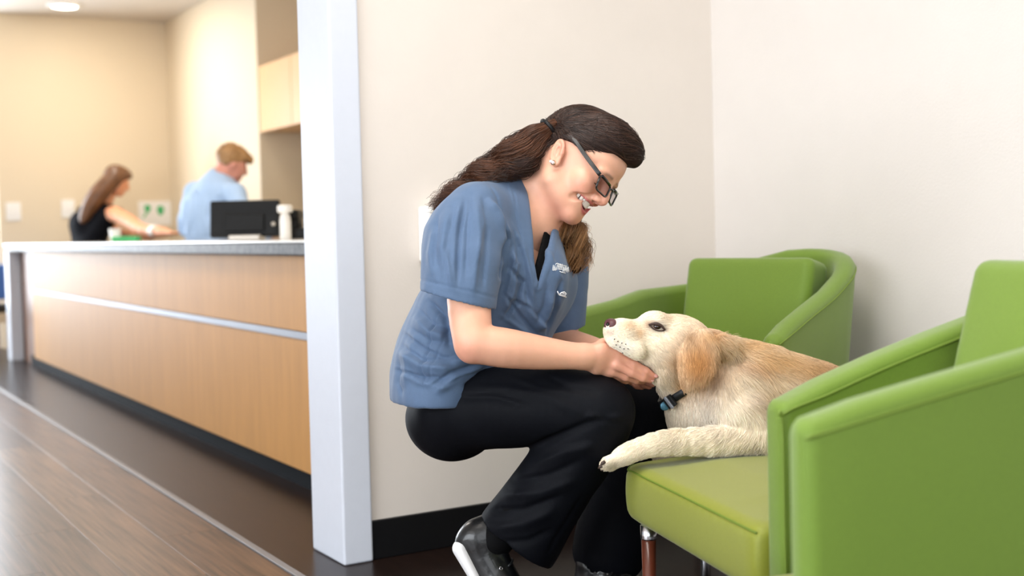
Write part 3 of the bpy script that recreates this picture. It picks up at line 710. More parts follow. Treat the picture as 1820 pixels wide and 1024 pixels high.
for tip in [f[-1] for f in fR + fL]:
    w = (0.5 * np.exp(-(np.linalg.norm(Va - tip, axis=1) / 0.012)**2))[:, None]; Ca = Ca * (1 - w) + pink * w
# ---- trunk and legs under the clothes, so that the figure is whole
trunk = Shape()
trunk.seg(P(905, 470, 2.76), P(840, 590, 2.76), (0.15, 0.095), (0.135, 0.09), 0.05, uax=FW0)
trunk.seg(P(840, 590, 2.76), P(785, 690, 2.75), (0.125, 0.085), (0.13, 0.080), 0.05, uax=FW0)
trunk.seg(P(895, 420, 2.72), Rsh, 0.07, 0.055, 0.04); trunk.seg(P(930, 425, 2.8), P(992, 420, 2.88), 0.07, 0.052, 0.04)
RHIP, RKN, RAN = P(812, 722, 2.72), P(1068, 730, 2.56), P(880, 958, 2.655)
LHIP, LKN, LAN = P(830, 715, 2.86), P(1140, 712, 2.86), P(1072, 1000, 2.87)
for a, b, c in ((RHIP, RKN, RAN), (LHIP, LKN, LAN)):
    trunk.seg(a, b, 0.066, 0.052, 0.03); trunk.seg(b, c, 0.054, 0.036, 0.02)
Vt, Qt, Tt = trunk.mesh('trunk', 0.008)
Vb = np.vstack([V, Va, Vt]); Qb = np.vstack([Q, Qa + len(V), Qt + len(V) + len(Va)])
Tb = np.vstack([t for t in (T, Ta + len(V) if len(Ta) else np.zeros((0, 3), int), Tt + len(V) + len(Va) if len(Tt) else np.zeros((0, 3), int))])
me = qmesh('body', Vb, Qb, Tb); set_color(me, np.vstack([Chead, Ca, np.tile(skin, (len(Vt), 1))]))
body = link('body', me, M_skin, woman, True)
# finger nails, teeth, lashes
for tip, prev in ((fR[0][-1], fR[0][-2]), (fR[1][-1], fR[1][-2])):
    d_ = (tip - prev) / np.linalg.norm(tip - prev); nrm = -FW0 * 0.85 + UPV * 0.5; nrm -= d_ * (nrm @ d_); nrm /= np.linalg.norm(nrm); sd = np.cross(d_, nrm)
    s_ = Shape(); s_.ell(tip + nrm * 0.0052 + d_ * 0.001, (0.0062, 0.0046, 0.0018), ax=np.stack([d_, sd, nrm])); v, q, t = s_.mesh('n', 0.0008)
    link('fingernail', qmesh('fingernail', v, q, t), M_nail, body, True)
tg = []
for i, t in enumerate(np.linspace(-0.88, 0.88, 10)):
    s_ = Shape(); c = hp(0.0900 - 0.024 * t * t, -0.0475 + 0.0050 * t * t, 0.0290 * t); tan_ = Hs * 0.029 - Hf * 0.048 * t; tan_ /= np.linalg.norm(tan_); nn = np.cross(tan_, Hu); nn = nn if nn @ Hf > 0 else -nn
    s_.box(c, (0.0036 if abs(t) > .3 else .0042, 0.0078 * (1 - 0.35 * abs(t)), 0.0028), 0.0022, ax=np.stack([tan_, Hu, nn])); v, q, tt = s_.mesh('t', 0.0009); tg.append((v, [tuple(r) for r in q]))
multi('teeth', tg, M_teeth, body, True, label='white upper teeth')
for s in (1, -1):
    pts = [hp(0.0795 + 0.0128 * cos(a) * cos(b), 0.004 - 0.0055 - 0.002 * cos(b), s * (0.031 + 0.0128 * sin(b))) for a, b in [(0.35, b) for b in np.linspace(-0.8, 0.8, 9)]]
    tube('eyelashes', pts, 0.0011, M_lash, body, 6)
# earring
c = hp(0.004, -0.0265, 0.0785)
er = lathe('earring', [(0.001, -0.0012), (0.0052, -0.001), (0.0052, 0.001), (0.001, 0.0014)], (0, 0, 0), M_gold, None, 14)
M3 = np.stack([Hf, Hu, Hs], 1); er.data.vertices.foreach_set('co', ((np.array([v.co[:] for v in er.data.vertices]) @ M3.T) + c).astype(np.float32).ravel()); er.parent = body; er.location = -wloc(body)
for dx in (-0.0052, 0.0): 
    s_ = Shape(); s_.ell(c + Hf * dx + Hs * 0.002 - Hu * (0.001 if dx else 0), 0.0036); v, q, t = s_.mesh('e', 0.0008); st_ = link('stone', qmesh('stone', v, q, t), M_stone, er, True)

# ---- scrub top
def scrub_shape(g, arms_on=True):
    s = Shape(); ua = lambda x, y: R0 * x + UPV * y
    st = [(783, 706, 2.75, .110, .190), (792, 655, 2.75, .116, .186), (815, 600, 2.75, .119, .178), (850, 545, 2.745, .124, .175), (885, 480, 2.745, .122, .175), (905, 420, 2.745, .108, .165), (922, 375, 2.745, .072, .10)]
    rows = np.array([[*P(x, y, d), a + g, b + g] for x, y, d, a, b in st])
    s.chain(rows, n=19, k=0.012, uax=R0 * 0.92 - UPV * 0.38)
    s.seg(P(905, 362, 2.72), P(853, 378, 2.60), 0.066 + g, 0.060 + g, 0.05)
    s.seg(P(935, 380, 2.80), P(990, 412, 2.885), 0.060 + g, 0.055 + g, 0.05)
    s.seg(P(918, 350, 2.765), P(950, 372, 2.78), 0.058 + g, 0.05 + g, 0.05)
    s.ell(P(955, 500, 2.67), (0.052 + g, 0.080 + g, 0.075 + g), 0.08)           # bust
    s.ell(P(972, 505, 2.80), (0.055 + g, 0.080 + g, 0.080 + g), 0.08)
    s.seg(P(972, 418, 2.77), P(1000, 432, 2.82), 0.042 + g, 0.046 + g, 0.05)
    s.seg(P(925, 555, 2.745), P(895, 655, 2.745), (0.082 + g, 0.13 + g), (0.085 + g, 0.13 + g), 0.04, uax=R0)
    return s
scrub = scrub_shape(0.0)
def plane_cut(p0, nrm, c, r):
    nrm = nrm / np.linalg.norm(nrm)
    return lambda p: np.maximum((p0 - p) @ nrm, np.sqrt(((p - c)**2).sum(1)) - r)
def sleeve(rows, n, uax, a, b, thick):
    """cloth tube ending at the line a-b, open below"""
    sl = Shape(); sl.chain(rows, n=n, k=0.01, uax=uax); inn = Shape(); inn.chain([[*r_[:3], r_[3] - thick, r_[4] - thick] for r_ in rows], n=n, k=0.01, uax=uax)
    nr = np.cross(a - b, FW0); nr = nr if nr[2] < 0 else -nr; nr /= np.linalg.norm(nr); m_ = (a + b) / 2
    q = np.array([r_[:3] for r_ in rows]); c = q.mean(0); R_ = np.linalg.norm(q - c, axis=1).max() + 0.09
    def f(p):
        h = (p - m_) @ nr; e = np.maximum(sl.d(p), h); return np.maximum(e, -np.maximum(inn.d(p), -0.06 - h))
    return f, c, R_
rowsR = [[*P(846, 378, 2.585), .062, .062], [*P(827, 420, 2.560), .083, .072], [*P(822, 475, 2.535), .0815, .072], [*P(815, 522, 2.52), .0745, .068], [*P(814, 570, 2.51), .0735, .068]]
rowsL = [[*P(992, 420, 2.885), .058, .06], [*P(1005, 480, 2.875), .052, .062], [*P(1004, 560, 2.86), .046, .06], [*P(1001, 620, 2.855), .045, .058]]
f, c, R_ = sleeve(rowsR, 12, R0, P(750, 517, 2.52), P(878, 549, 2.52), 0.006); scrub.fn(f, c, R_, 'u', 0.022)
f, c, R_ = sleeve(rowsL, 10, R0, P(983, 597, 2.86), P(1022, 584, 2.86), 0.006); scrub.fn(f, c, R_, 'u', 0.016)
c = P(790, 790, 2.75); hn = np.cross(P(690, 707, 2.75) - P(800, 706, 2.75), FW0); scrub.fn(plane_cut(P(745, 706, 2.75), hn if hn[2] < 0 else -hn, c, 0.30), c, 0.30, 's', 0.004)
# neck opening
def vee(near, far, ybot, dmax):
    """opening between two edges that run down the chest"""
    near, far = np.array(near, float), np.array(far, float)
    def f(p):
        q = PROJ(p); d = (p - np.array([0, 0, EYE])) @ FWV
        return np.maximum.reduce([np.interp(q[:, 1], near[:, 1], near[:, 0]) - q[:, 0], q[:, 0] - np.interp(q[:, 1], far[:, 1], far[:, 0]), q[:, 1] - ybot, (d - dmax) * 850]) / 850
    return f
scrub.fn(vee([(928, 290), (932, 320), (938, 350), (943, 390), (946, 430), (949, 470), (955, 512)], [(1000, 290), (993, 385), (983, 404), (971, 459), (956, 512)], 512, 2.80), P(960, 400, 2.66), 0.17, 's', 0.003)
Vs, Qs, Ts = scrub.mesh('scrub_top', 0.0034)
Vs = relax(Vs, Qs, 2, 0.5); Ns = vnormals(Vs, Qs); px = PROJ(Vs); near = np.clip((-(Ns @ FW0) + 0.25) / 0.4, 0, 1)
def fold(px, pts, amp, w, sharp=0.5):
    """a soft crease or ridge of the cloth along a run of points"""
    d_, sg, t = pl_dist(px, pts); ww = np.where(sg > 0, w, w * sharp); return amp * np.exp(-(d_ / ww)**2) * np.clip(np.minimum(t, 1 - t) / 0.2, 0, 1)
FOLDS = [([(895, 385), (902, 425), (895, 470), (891, 500)], -.0085, 7), ([(866, 350), (885, 375), (899, 410), (903, 450)], .006, 11), ([(775, 400), (768, 450), (776, 505)], .0045, 11), ([(800, 370), (790, 440), (805, 520)], .0055, 13),
    ([(830, 350), (815, 420), (812, 520)], -.0045, 11), ([(845, 345), (850, 420), (840, 530)], .005, 14), ([(868, 400), (864, 460), (858, 520)], -.0028, 9),
    ([(905, 440), (918, 470), (912, 520), (893, 560)], .0065, 11), ([(900, 470), (930, 500), (920, 540), (890, 575)], -.0055, 9), ([(905, 390), (930, 440), (945, 500), (952, 560)], .0035, 9),
    ([(925, 520), (950, 560), (975, 590)], .005, 11), ([(895, 520), (925, 560), (960, 600)], -.004, 9), ([(1000, 495), (990, 550), (970, 595)], -.006, 9), ([(985, 520), (975, 560), (955, 590)], .004, 9),
    ([(760, 530), (790, 560), (800, 620)], -.007, 12), ([(735, 560), (765, 590), (800, 600)], .005, 12), ([(715, 590), (755, 620), (800, 640)], -.0045, 10), ([(705, 620), (750, 650), (815, 655)], .006, 13),
    ([(700, 655), (740, 668), (800, 672)], -.005, 10), ([(800, 640), (840, 640), (890, 648)], .005, 10), ([(770, 700), (810, 670), (860, 650)], .005, 10), ([(760, 690), (800, 662), (850, 645)], -.0045, 8), ([(820, 690), (850, 668), (890, 652)], -.004, 8),
    ([(780, 545), (765, 600), (750, 660), (757, 700)], -.0035, 4), ([(740, 590), (728, 640), (720, 690)], .004, 12), ([(712, 640), (708, 680), (715, 705)], -.003, 8), ([(960, 420), (985, 470), (1000, 500)], .003, 9)]
SEAMS = [([(866, 322), (884, 350), (897, 392), (902, 430), (898, 470)], -.0022, 2.6), ([(905, 318), (914, 350), (921, 395), (928, 440), (937, 485), (946, 520)], -.0016, 2.2), ([(806, 548), (790, 600), (768, 650), (756, 704)], -.0022, 2.4),
    ([(798, 395), (793, 450), (797, 520)], -.0030, 4.5), ([(822, 345), (812, 400), (808, 470), (812, 525)], .0036, 6), ([(838, 340), (832, 400), (828, 500)], -.0030, 4), ([(852, 345), (858, 400), (850, 470)], .0034, 6), ([(780, 380), (774, 440), (772, 508)], -.0028, 4),
    ([(905, 400), (915, 450), (905, 500), (896, 540)], .0040, 5), ([(912, 405), (930, 460), (938, 520), (934, 570)], -.0030, 4), ([(900, 530), (940, 545), (972, 575)], -.0035, 4.5), ([(885, 555), (920, 580), (950, 600)], .0035, 6), ([(975, 500), (968, 545), (950, 580)], -.0030, 4),
    ([(740, 545), (770, 575), (805, 585)], -.0035, 4.5), ([(728, 580), (765, 605), (812, 612)], -.0035, 4.5), ([(712, 610), (752, 640), (815, 632)], -.0035, 4), ([(703, 650), (745, 680), (800, 690)], .0035, 6), ([(780, 690), (820, 668), (868, 655)], -.0030, 4)]
disp = 1.7 * sum(fold(px, p, a, w_ * (0.55 if a < 0 else 0.8), 0.45) for p, a, w_ in FOLDS) + sum(1.5 * fold(px, p, a, w_) for p, a, w_ in SEAMS) + 0.0016 * smooth_noise(Vs, 38, 3)
Vs = Vs + Ns * (disp * near)[:, None]
# collar band and hem stitching stand a little proud
d_, sg, t = pl_dist(px, [(918, 312), (926, 350), (936, 395), (943, 440), (948, 480), (954, 512)])
band = np.interp(t, [0, .5, 1], [20, 14, 7]); Vs = Vs + Ns * (0.0022 * np.clip((band - d_) / 2.5, 0, 1) * near)[:, None]
d_, sg, t = pl_dist(px, [(985, 415), (973, 465), (957, 508)]); Vs = Vs + Ns * (0.0020 * np.clip((9 - d_) / 2.5, 0, 1) * near)[:, None]
d_, sg, t = pl_dist(px, [(748, 497), (878, 529)]); Vs = Vs + Ns * (-0.0016 * np.exp(-(d_ / 1.8)**2) * near)[:, None]
Vs = relax(Vs, Qs, 1, 0.3)
top = link('scrub_top', qmesh('scrub_top', Vs, Qs, Ts), M_scrub, woman, True, label='blue short sleeved V-neck scrub top')
# white embroidery on the chest
def on(sh, x, y, off=0.002):
    p = sh.hit(x, y); return None if p is None else p + sh.normal(p, 0.004) * off
def stitch(lines, r, parent):
    g = []
    for l in lines:
        p = [on(scrub, x, y, 0.0042) for x, y in l]; p = [q for q in p if q is not None]
        if len(p) > 1: g.append(tube_geo(np.array(p), r, 5))
    return multi('embroidery', g, M_thread, parent, True, label='white stitched lettering on the chest')
LNS = []
for i in range(11):
    x = 980.5 + i * 2.5; y = 476 + i * 0.35 - (3.5 if 3 <= i <= 6 else 0)
    LNS.append([(x, y + 5), (x + 1.2, y - 4), (x + 2.2, y + 4)])
LNS += [[(981, 481), (990, 479), (1001, 481), (1007, 477)], [(985, 471), (988, 469), (996, 472), (1004, 474)], [(992, 483), (998, 485), (1002, 486)]]
stitch(LNS, 0.0009, top)
stitch([[(989, 517), (991, 522), (996, 523), (1001, 525), (1003, 521), (1000, 518), (996, 519), (993, 521)], [(992, 523), (998, 525), (1003, 527)], [(997, 520), (1001, 522)]], 0.0014, top)

# ---- black undershirt
us = scrub_shape(-0.010)
us.fn(vee([(800, 290), (800, 483)], [(1010, 290), (990, 385), (971, 396), (948, 483)], 483, 2.86), P(930, 400, 2.66), 0.22, 's', 0.003)
us.fn(lambda p: np.sqrt(((p - P(950, 430, 2.68))**2).sum(1)) - 0.135, P(950, 430, 2.68), 2.0, 'i', 0.0); us.fn(vee([(1010, 290), (1003, 385), (992, 404), (981, 459), (964, 512), (958, 600)], [(1400, 290), (1400, 600)], 620, 3.3), P(1000, 450, 2.75), 0.3, 's', 0.0); Vu, Qu, Tu = us.mesh('undershirt', 0.005); link('undershirt', qmesh('undershirt', Vu, Qu, Tu), M_under_top, woman, True, label='black undershirt showing in the V-neck')

# ---- trousers
pt = Shape()
pt.ell(P(805, 742, 2.755), (0.105, 0.140, 0.095), 0.03, ax=np.stack([R0, FW0, UPV]))
pt.chain([[*P(808, 727, 2.68), .085, .085], [*P(900, 722, 2.62), .082, .085], [*P(1000, 722, 2.58), .073, .078], [*P(1068, 730, 2.56), .068, .070]], n=12, k=0.02, uax=UPV)
pt.chain([[*P(1066, 735, 2.56), .069, .068], [*P(1035, 790, 2.575), .070, .066], [*P(985, 860, 2.61), .076, .066], [*P(938, 930, 2.65), .083, .068], [*P(912, 972, 2.665), .088, .070]], n=14, k=0.02, uax=R0 * .76 - UPV * .65)
pt.chain([[*P(830, 715, 2.87), .088, .09], [*P(960, 705, 2.87), .085, .085], [*P(1080, 705, 2.865), .076, .08], [*P(1140, 715, 2.86), .070, .07]], n=12, k=0.02, uax=UPV)
pt.chain([[*P(1140, 718, 2.86), .069, .068], [*P(1125, 800, 2.865), .070, .066], [*P(1100, 900, 2.87), .075, .066], [*P(1082, 985, 2.875), .085, .068]], n=12, k=0.02, uax=R0)
c = P(860, 1030, 2.66); n_ = np.cross(P(846, 912, 2.66) - P(990, 1020, 2.66), FW0); n_ = n_ if n_[2] < 0 else -n_
pt.fn(plane_cut(P(846, 912, 2.66), n_, c, 0.16), c, 0.16, 's', 0.004)
Vp, Qp, Tp = pt.mesh('trousers', 0.0048); Vp = relax(Vp, Qp, 1, 0.5); Np = vnormals(Vp, Qp); px = PROJ(Vp); near = np.clip((-(Np @ FW0) + 0.2) / 0.4, 0, 1)
PF = [([(930, 800), (1000, 770), (1060, 745), (1105, 750)], -.008, 9), ([(1040, 735), (1075, 748), (1110, 735)], .006, 10), ([(940, 830), (1010, 800), (1060, 790)], .007, 12), ([(905, 855), (970, 845), (1040, 815)], -.006, 10),
      ([(890, 880), (960, 875), (1030, 850)], .007, 12), ([(870, 905), (930, 905), (1000, 880)], -.007, 9), ([(862, 940), (930, 930), (990, 905)], .007, 12), ([(880, 965), (940, 960), (985, 940)], -.005, 9),
      ([(830, 690), (900, 690), (980, 705), (1040, 740)], .004, 12), ([(800, 705), (880, 705), (950, 725)], -.004, 8), ([(900, 665), (960, 690), (1020, 700)], .003, 9), ([(960, 662), (1020, 690), (1070, 700)], -.003, 8), ([(970, 990), (985, 960), (1010, 920), (1040, 870)], -.003, 4)]
Vp = Vp + Np * ((sum(fold(px, p, a, w_) for p, a, w_ in PF) + 0.002 * smooth_noise(Vp, 22, 8)) * near)[:, None]
link('trousers', qmesh('trousers', Vp, Qp, Tp), M_pants, woman, True, label='loose black trousers')

for n_, (k_, a_) in (('sock', (RKN, RAN)), ('sock', (LKN, LAN))):
    z = Shape(); z.seg(k_ + (a_ - k_) * 0.6, a_ + (a_ - k_) * 0.06, 0.050, 0.040, 0.0); v, q, t = z.mesh('sock', 0.006); link('sock', qmesh('sock', v, q, t), M_under_top, woman, True)
# ---- shoes
def shoe(heel, ball, toe, upd, name_label):
    """heel, ball and toe are sole points; upd points out of the shoe's opening"""
    ax = (ball - heel) / np.linalg.norm(ball - heel); sd = np.cross(ax, upd); sd /= np.linalg.norm(sd); up_ = np.cross(sd, ax)
    L_ = np.linalg.norm(ball - heel); s = Shape(); tdir = (toe - ball) / np.linalg.norm(toe - ball); tup = np.cross(sd, tdir); tup = tup if tup @ up_ > 0 else -tup
    s.seg(heel + up_ * 0.045 + ax * 0.030, heel + up_ * 0.045 + ax * L_ * 0.6, (0.033, 0.042), (0.040, 0.040), 0.02, uax=sd)
    s.seg(heel + up_ * 0.043 + ax * L_ * 0.6, ball + tup * 0.034, (0.040, 0.038), (0.044, 0.028), 0.02, uax=sd)
    s.seg(ball + tup * 0.032, toe + tup * 0.028 - tdir * 0.035, (0.044, 0.028), (0.036, 0.021), 0.02, uax=sd)
    s.seg(heel + up_ * 0.06 + ax * 0.035, heel + up_ * 0.100 + ax * 0.042, (0.033, 0.040), (0.035, 0.045), 0.02, uax=sd)
    s.seg(heel + up_ * 0.105 + ax * 0.050, heel + up_ * 0.20 + ax * 0.06, 0.032, 0.036, 0.004, 's')
    s.seg(heel + up_ * 0.085 + ax * 0.07, ball + up_ * 0.060, (0.020, 0.012), (0.022, 0.010), 0.01, uax=sd)
    v, q, t = s.mesh('shoe', 0.0035); o = link('shoe', qmesh('shoe', v, q, t), M_shoe, woman, True, label=name_label)
    # sole
    z = Shape(); th = 0.013
    z.seg(heel + ax * 0.034 + up_ * 0.012, heel + ax * L_ * 0.55 + up_ * 0.008, (0.038, th + .006), (0.040, th), 0.01, uax=sd)
    z.seg(heel + ax * L_ * 0.55 + up_ * 0.008, ball + tup * 0.012, (0.040, th), (0.047, th), 0.01, uax=sd)
    z.seg(ball + tup * 0.012, toe + tup * 0.012 - tdir * 0.04, (0.047, th), (0.040, th), 0.01, uax=sd)
    v, q, t = z.mesh('sole', 0.0035); link('sole', qmesh('sole', v, q, t), M_sole, o, True, label='white rubber sole')
    # laces and eyelets
    for i in range(5):
        k = i / 4; a_ = heel + ax * (0.068 + k * (L_ - 0.080)) + up_ * (0.098 - 0.036 * k)
        for sg_ in (1, -1):
            e_ = project(s, (a_ + sd * 0.034 * sg_ - up_ * 0.020)[None], 0.0012, 8)[0]; nn = s.normal(e_, 0.004); t1_ = np.cross(nn, ax); t1_ /= np.linalg.norm(t1_); t2_ = np.cross(nn, t1_)
            tube('eyelet', [e_ + (t1_ * cos(t) + t2_ * sin(t)) * 0.0034 for t in np.linspace(0, 2 * pi, 10)], 0.0009, M_chrome, o, 5)
        lp_ = np.array([a_ + sd * w_ - up_ * 0.006 * abs(w_) / .026 + ax * .010 * (w_ / .026) * (1 if i % 2 else -1) * .5 for w_ in np.linspace(-.026, .026, 7)])
        tube('lace', project(s, lp_, 0.0022, 8), 0.0024, M_lace, o, 6)
    return o
zc = lambda x, y, d: P(x, y, d)
hR = P(797, 955, 2.66); bR = np.array(P(905, 1105, 2.63)); bR[2] = 0.004; tR = bR + (R0 * 0.075 + FW0 * -0.015); tR[2] = 0.002
shoe(hR, bR, tR, R0 * 0.85 + UPV * 0.5, 'black shoe bent on its toes with a raised heel')
hL = np.array(P(1030, 1075, 2.88)); hL[2] = 0.0; dL = R0 * 0.80 - FW0 * 0.60; dL /= np.linalg.norm(dL); hL = hL - dL * 0.0
shoe(hL, hL + dL * 0.185, hL + dL * 0.27, UPV, 'black shoe flat on the floor')

# ---- glasses (worn by her: they move with her head)
gl = thing('glasses', '', '', tuple(hp(0.10, 0, 0))); del gl['label']; del gl['category']; gl.parent = woman; gl.location = hp(0.1, 0, 0) - np.array(woman.location); gl['label'] = 'black rectangular glasses slid down her nose'
def lens_pts(s):
    A, B_, C_, D_ = hp(0.0985, 0.0165, .0640 * s), hp(0.1095, 0.0140, .0090 * s), hp(0.1170, -0.0110, .0120 * s), hp(0.1080, -0.0125, .0590 * s)
    out = []; cs = [A, B_, C_, D_]
    for i in range(4):
        p, q, n2 = cs[i - 1], cs[i], cs[(i + 1) % 4]; r = 0.22
        for t in np.linspace(0, 1, 5): a = q + (p - q) * r; b = q + (n2 - q) * r; out.append((1 - t)**2 * a + 2 * t * (1 - t) * q + t * t * b)
    return np.array(out)
M_lens = mat('lens_glass', (1, 1, 1, 1), 0.02); b = M_lens.node_tree.nodes['Principled BSDF']; b.inputs['Transmission Weight'].default_value = 1.0; b.inputs['IOR'].default_value = 1.08
b.inputs['Base Color'].links and M_lens.node_tree.links.remove(b.inputs['Base Color'].links[0]); b.inputs['Base Color'].default_value = (0.62, 0.55, 0.55, 1)
for s in (1, -1):
    lp = lens_pts(s); cl = np.vstack([lp, lp[:2]]); V_, F_ = tube_geo(np.vstack([lp, lp[:1]]), 0.0023, 7); fr = link('rim', pymesh('rim', V_, F_), M_frame, gl, True)
    c = lp.mean(0); nn = np.cross(lp[5] - lp[0], lp[10] - lp[0]); nn /= np.linalg.norm(nn)
    Vl = np.vstack([lp + nn * 0.0005, lp - nn * 0.0005]); n = len(lp); link('lens', pymesh('lens', Vl, [tuple(range(n)), tuple(range(2 * n - 1, n - 1, -1))] + [(i, n + i, n + (i + 1) % n, (i + 1) % n) for i in range(n)]), M_lens, gl)
    tube('top_bar', [lp[3] + Hu * 0.0005, (lp[3] + lp[6]) / 2 + Hu * 0.0012, lp[6] + Hu * 0.0005], 0.0034, M_frame, gl, 7)
    T_ = smooth_path([hp(0.0985, 0.0150, .0650 * s), hp(0.088, 0.0175, .0700 * s), hp(0.047, 0.0275, .0735 * s), hp(0.010, 0.038, .0765 * s), hp(-0.012, 0.040, .078 * s)], 20)
    g = [tube_geo(T_ + Hu * k, 0.0022, 6) for k in (-0.0024, -0.0012, 0.0, 0.0012, 0.0024)]; multi('temple', g, M_frame, gl)
tube('bridge', smooth_path([hp(0.1100, 0.009, 0.0100), hp(0.1130, 0.0115, 0), hp(0.1100, 0.009, -0.0100)], 10), 0.0022, M_frame, gl, 7)

# ---- hair
cap = Shape()
cap.ell(hp(-0.014, 0.040, 0), (0.092, 0.091, 0.0785), 0.02, ax=hA)
cap.ell(hp(0.036, 0.074, 0), (0.066, 0.058, 0.062), 0.03, ax=hA)
cap.chain([[*hp(0.020, 0.100, 0.030), .024], [*hp(0.058, 0.102, 0.020), .025], [*hp(0.082, 0.098, 0.000), .022], [*hp(0.092, 0.093, -0.018), .016]], n=10, k=0.02)
cap.ell(hp(-0.066, 0.010, 0), (0.034, 0.056, 0.064), 0.02, ax=hA)
# face, ears and neck left free
def face_cut(p):
    q = hloc(p); f, u, s = q.T; a = np.abs(s)
    side = np.interp(f, [-0.12, -0.045, -0.036, -0.024, -0.010, 0.006, 0.024, 0.042, 0.056, 0.066, 0.080, 0.100, 0.110, 0.2], [-0.050, -0.040, -0.005, 0.016, 0.027, 0.031, 0.029, 0.027, 0.036, 0.052, 0.068, 0.074, 0.077, 0.078])
    return u - side
cap.fn(lambda p: face_cut(p), hp(0, 0, 0), 0.3, 's', 0.006)
Vc, Qc, Tc = cap.mesh('hair', 0.0026); Vc = relax(Vc, Qc, 2, .5)
tie = P(980, 222, 2.63)
pony = [[*P(988, 224, 2.64), .016], [*P(972, 231, 2.635), .019], [*P(947, 250, 2.635), .034], [*P(915, 276, 2.64), .038], [*P(880, 298, 2.65), .031], [*P(847, 319, 2.655), .024], [*P(816, 340, 2.655), .015], [*P(782, 362, 2.65), .007]]
ps = Shape(); ps.chain([[*r_[:3], r_[3] * 0.66] for r_ in pony], n=18, k=0.012)
ps.chain([[*hp(-0.060, 0.000, 0.045), .026], [*hp(-0.082, -0.030, 0.04), .026], [*P(935, 290, 2.62), .022], [*P(905, 300, 2.62), .018]], n=8, k=0.012)
Vq, Qq, Tq = ps.mesh('pony', 0.0035); 
far = [[*hp(-0.03, -0.03, -0.062), .022], [*P(974, 376, 2.775), .030], [*P(992, 402, 2.735), .040], [*P(1007, 434, 2.722), .041], [*P(1022, 475, 2.725), .026]]
fs = Shape(); fs.chain([[*r_[:3], r_[3] * 0.55] for r_ in far], n=10, k=0.01); Vf, Qf, Tf = fs.mesh('far', 0.004)
Vh = np.vstack([Vc, Vq, Vf]); Qh = np.vstack([Qc, Qq + len(Vc), Qf + len(Vc) + len(Vq)])
hair = link('hair', qmesh('hair', Vh, Qh), M_hairbase, woman, True, label='long brown hair tied half back')
ta = P(966, 236, 2.635) - P(984, 222, 2.64); ta /= np.linalg.norm(ta); tb = np.cross(ta, FW0); tb /= np.linalg.norm(tb); tcv = np.cross(ta, tb)
tube('hair_tie', [P(975, 229, 2.638) + (tb * cos(t) + tcv * sin(t)) * 0.0215 for t in np.linspace(0, 2 * pi, 22)], 0.0045, M_black, hair, 7)
cap2 = Shape(); cap2.ops = cap.ops[:-1]
Nc = vnormals(Vc, Qc); n0 = 3600; hlc = hloc(Vc)
ok = np.where((np.abs(cap2.d(Vc)) < 0.004))[0]; pick = RNG.choice(ok, n0)
start = Vc[pick]; K = 9; tt = np.linspace(0, 1, K)
endp = tie + RNG.normal(size=(n0, 3)) * 0.008
lowback = (hlc[pick, 0] < -0.015) & (hlc[pick, 1] < 0.012)
endp[lowback] = (P(930, 290, 2.62) + RNG.normal(size=(n0, 3)) * 0.014)[lowback]
length = RNG.uniform(0.35, 0.8, n0); Sd = np.zeros((n0, K, 3))
for k in range(K): Sd[:, k] = start + (endp - start) * (tt[k] * length)[:, None]
flat = project(cap2, Sd.reshape(-1, 3), 0.0008).reshape(n0, K, 3)
lb = lowback[:, None, None]; flat = np.where(lb, Sd + 0.002 * Nc[pick][:, None], flat)
flat += (RNG.uniform(0, 0.0018, n0)[:, None] * np.sin(tt * pi)[None])[..., None] * Nc[pick][:, None]
dk, lt, au = (np.array(srgb(*c)[:3]) for c in ((33, 20, 15), (86, 58, 45), (108, 66, 42)))
cols = dk + (lt - dk) * (RNG.random(n0)**2.2)[:, None] * 0.9
keep = (face_cut(flat.reshape(-1, 3)).reshape(n0, K) > 0.0015).all(1) | lowback; flat, cols = flat[keep], cols[keep]
hairs('hair_strands', flat, 0.00045, 0.0003, cols, M_hair, hair, 'stuff')
def lock(path, n, spread, curl, freq, K, cmix, seed, wild=0.0):
    r = np.random.default_rng(seed); p = smooth_path(path, K); T_, A_, B_ = frames(p[:, :3]); rad = p[:, 3]; t = np.linspace(0, 1, K)
    th = r.uniform(0, 2 * pi, n); rr = np.sqrt(r.random(n)) * spread; cl = r.integers(0, 36, n); th = r.uniform(0, 2 * pi, 36)[cl] + r.normal(0, .30, n); rr = np.clip((np.sqrt(r.random(36)) * spread)[cl] + r.normal(0, .10, n), 0, 1.15 * spread); ph = r.uniform(0, 2 * pi, 36)[cl] + r.normal(0, .25, n); ln = r.uniform(0.62, 1.06, n)
    ti = np.clip(t[None] * ln[:, None], 0, 1.04); idx = ti * (K - 1); i0 = np.clip(idx.astype(int), 0, K - 2); f = (idx - i0)[..., None]
    lerp = lambda X: X[i0] * (1 - f) + X[i0 + 1] * f
    c = lerp(p[:, :3]); a, b_ = lerp(A_), lerp(B_); ra = lerp(rad[:, None])[..., 0]
    cu = curl * np.clip(ti * 1.8 - 0.25, 0, 1)[..., None]
    out = c + a * (rr * np.cos(th))[:, None, None] * ra[..., None] + b_ * (rr * np.sin(th))[:, None, None] * ra[..., None]
    out = out + cu * (a * np.cos(ti * freq + ph[:, None])[..., None] + b_ * np.sin(ti * freq + ph[:, None])[..., None])
    out = out + wild * (r.normal(size=(n, 1, 3)) * (ti**2)[..., None])
    lk = r.random(36)[cl] * 0.75 + r.random(n) * 0.35
    return out, np.clip(lk, 0, 1)
st1, k1 = lock(pony, 3400, 1.0, 0.0105, 28, 36, 0, 5, 0.007); c1 = dk + (au - dk) * (k1**1.6)[:, None]
nape = [[*hp(-0.045, 0.012, 0.058), .020], [*hp(-0.075, -0.020, 0.052), .024], [*P(938, 288, 2.62), .022], [*P(905, 298, 2.62), .022], [*P(868, 315, 2.63), .016]]
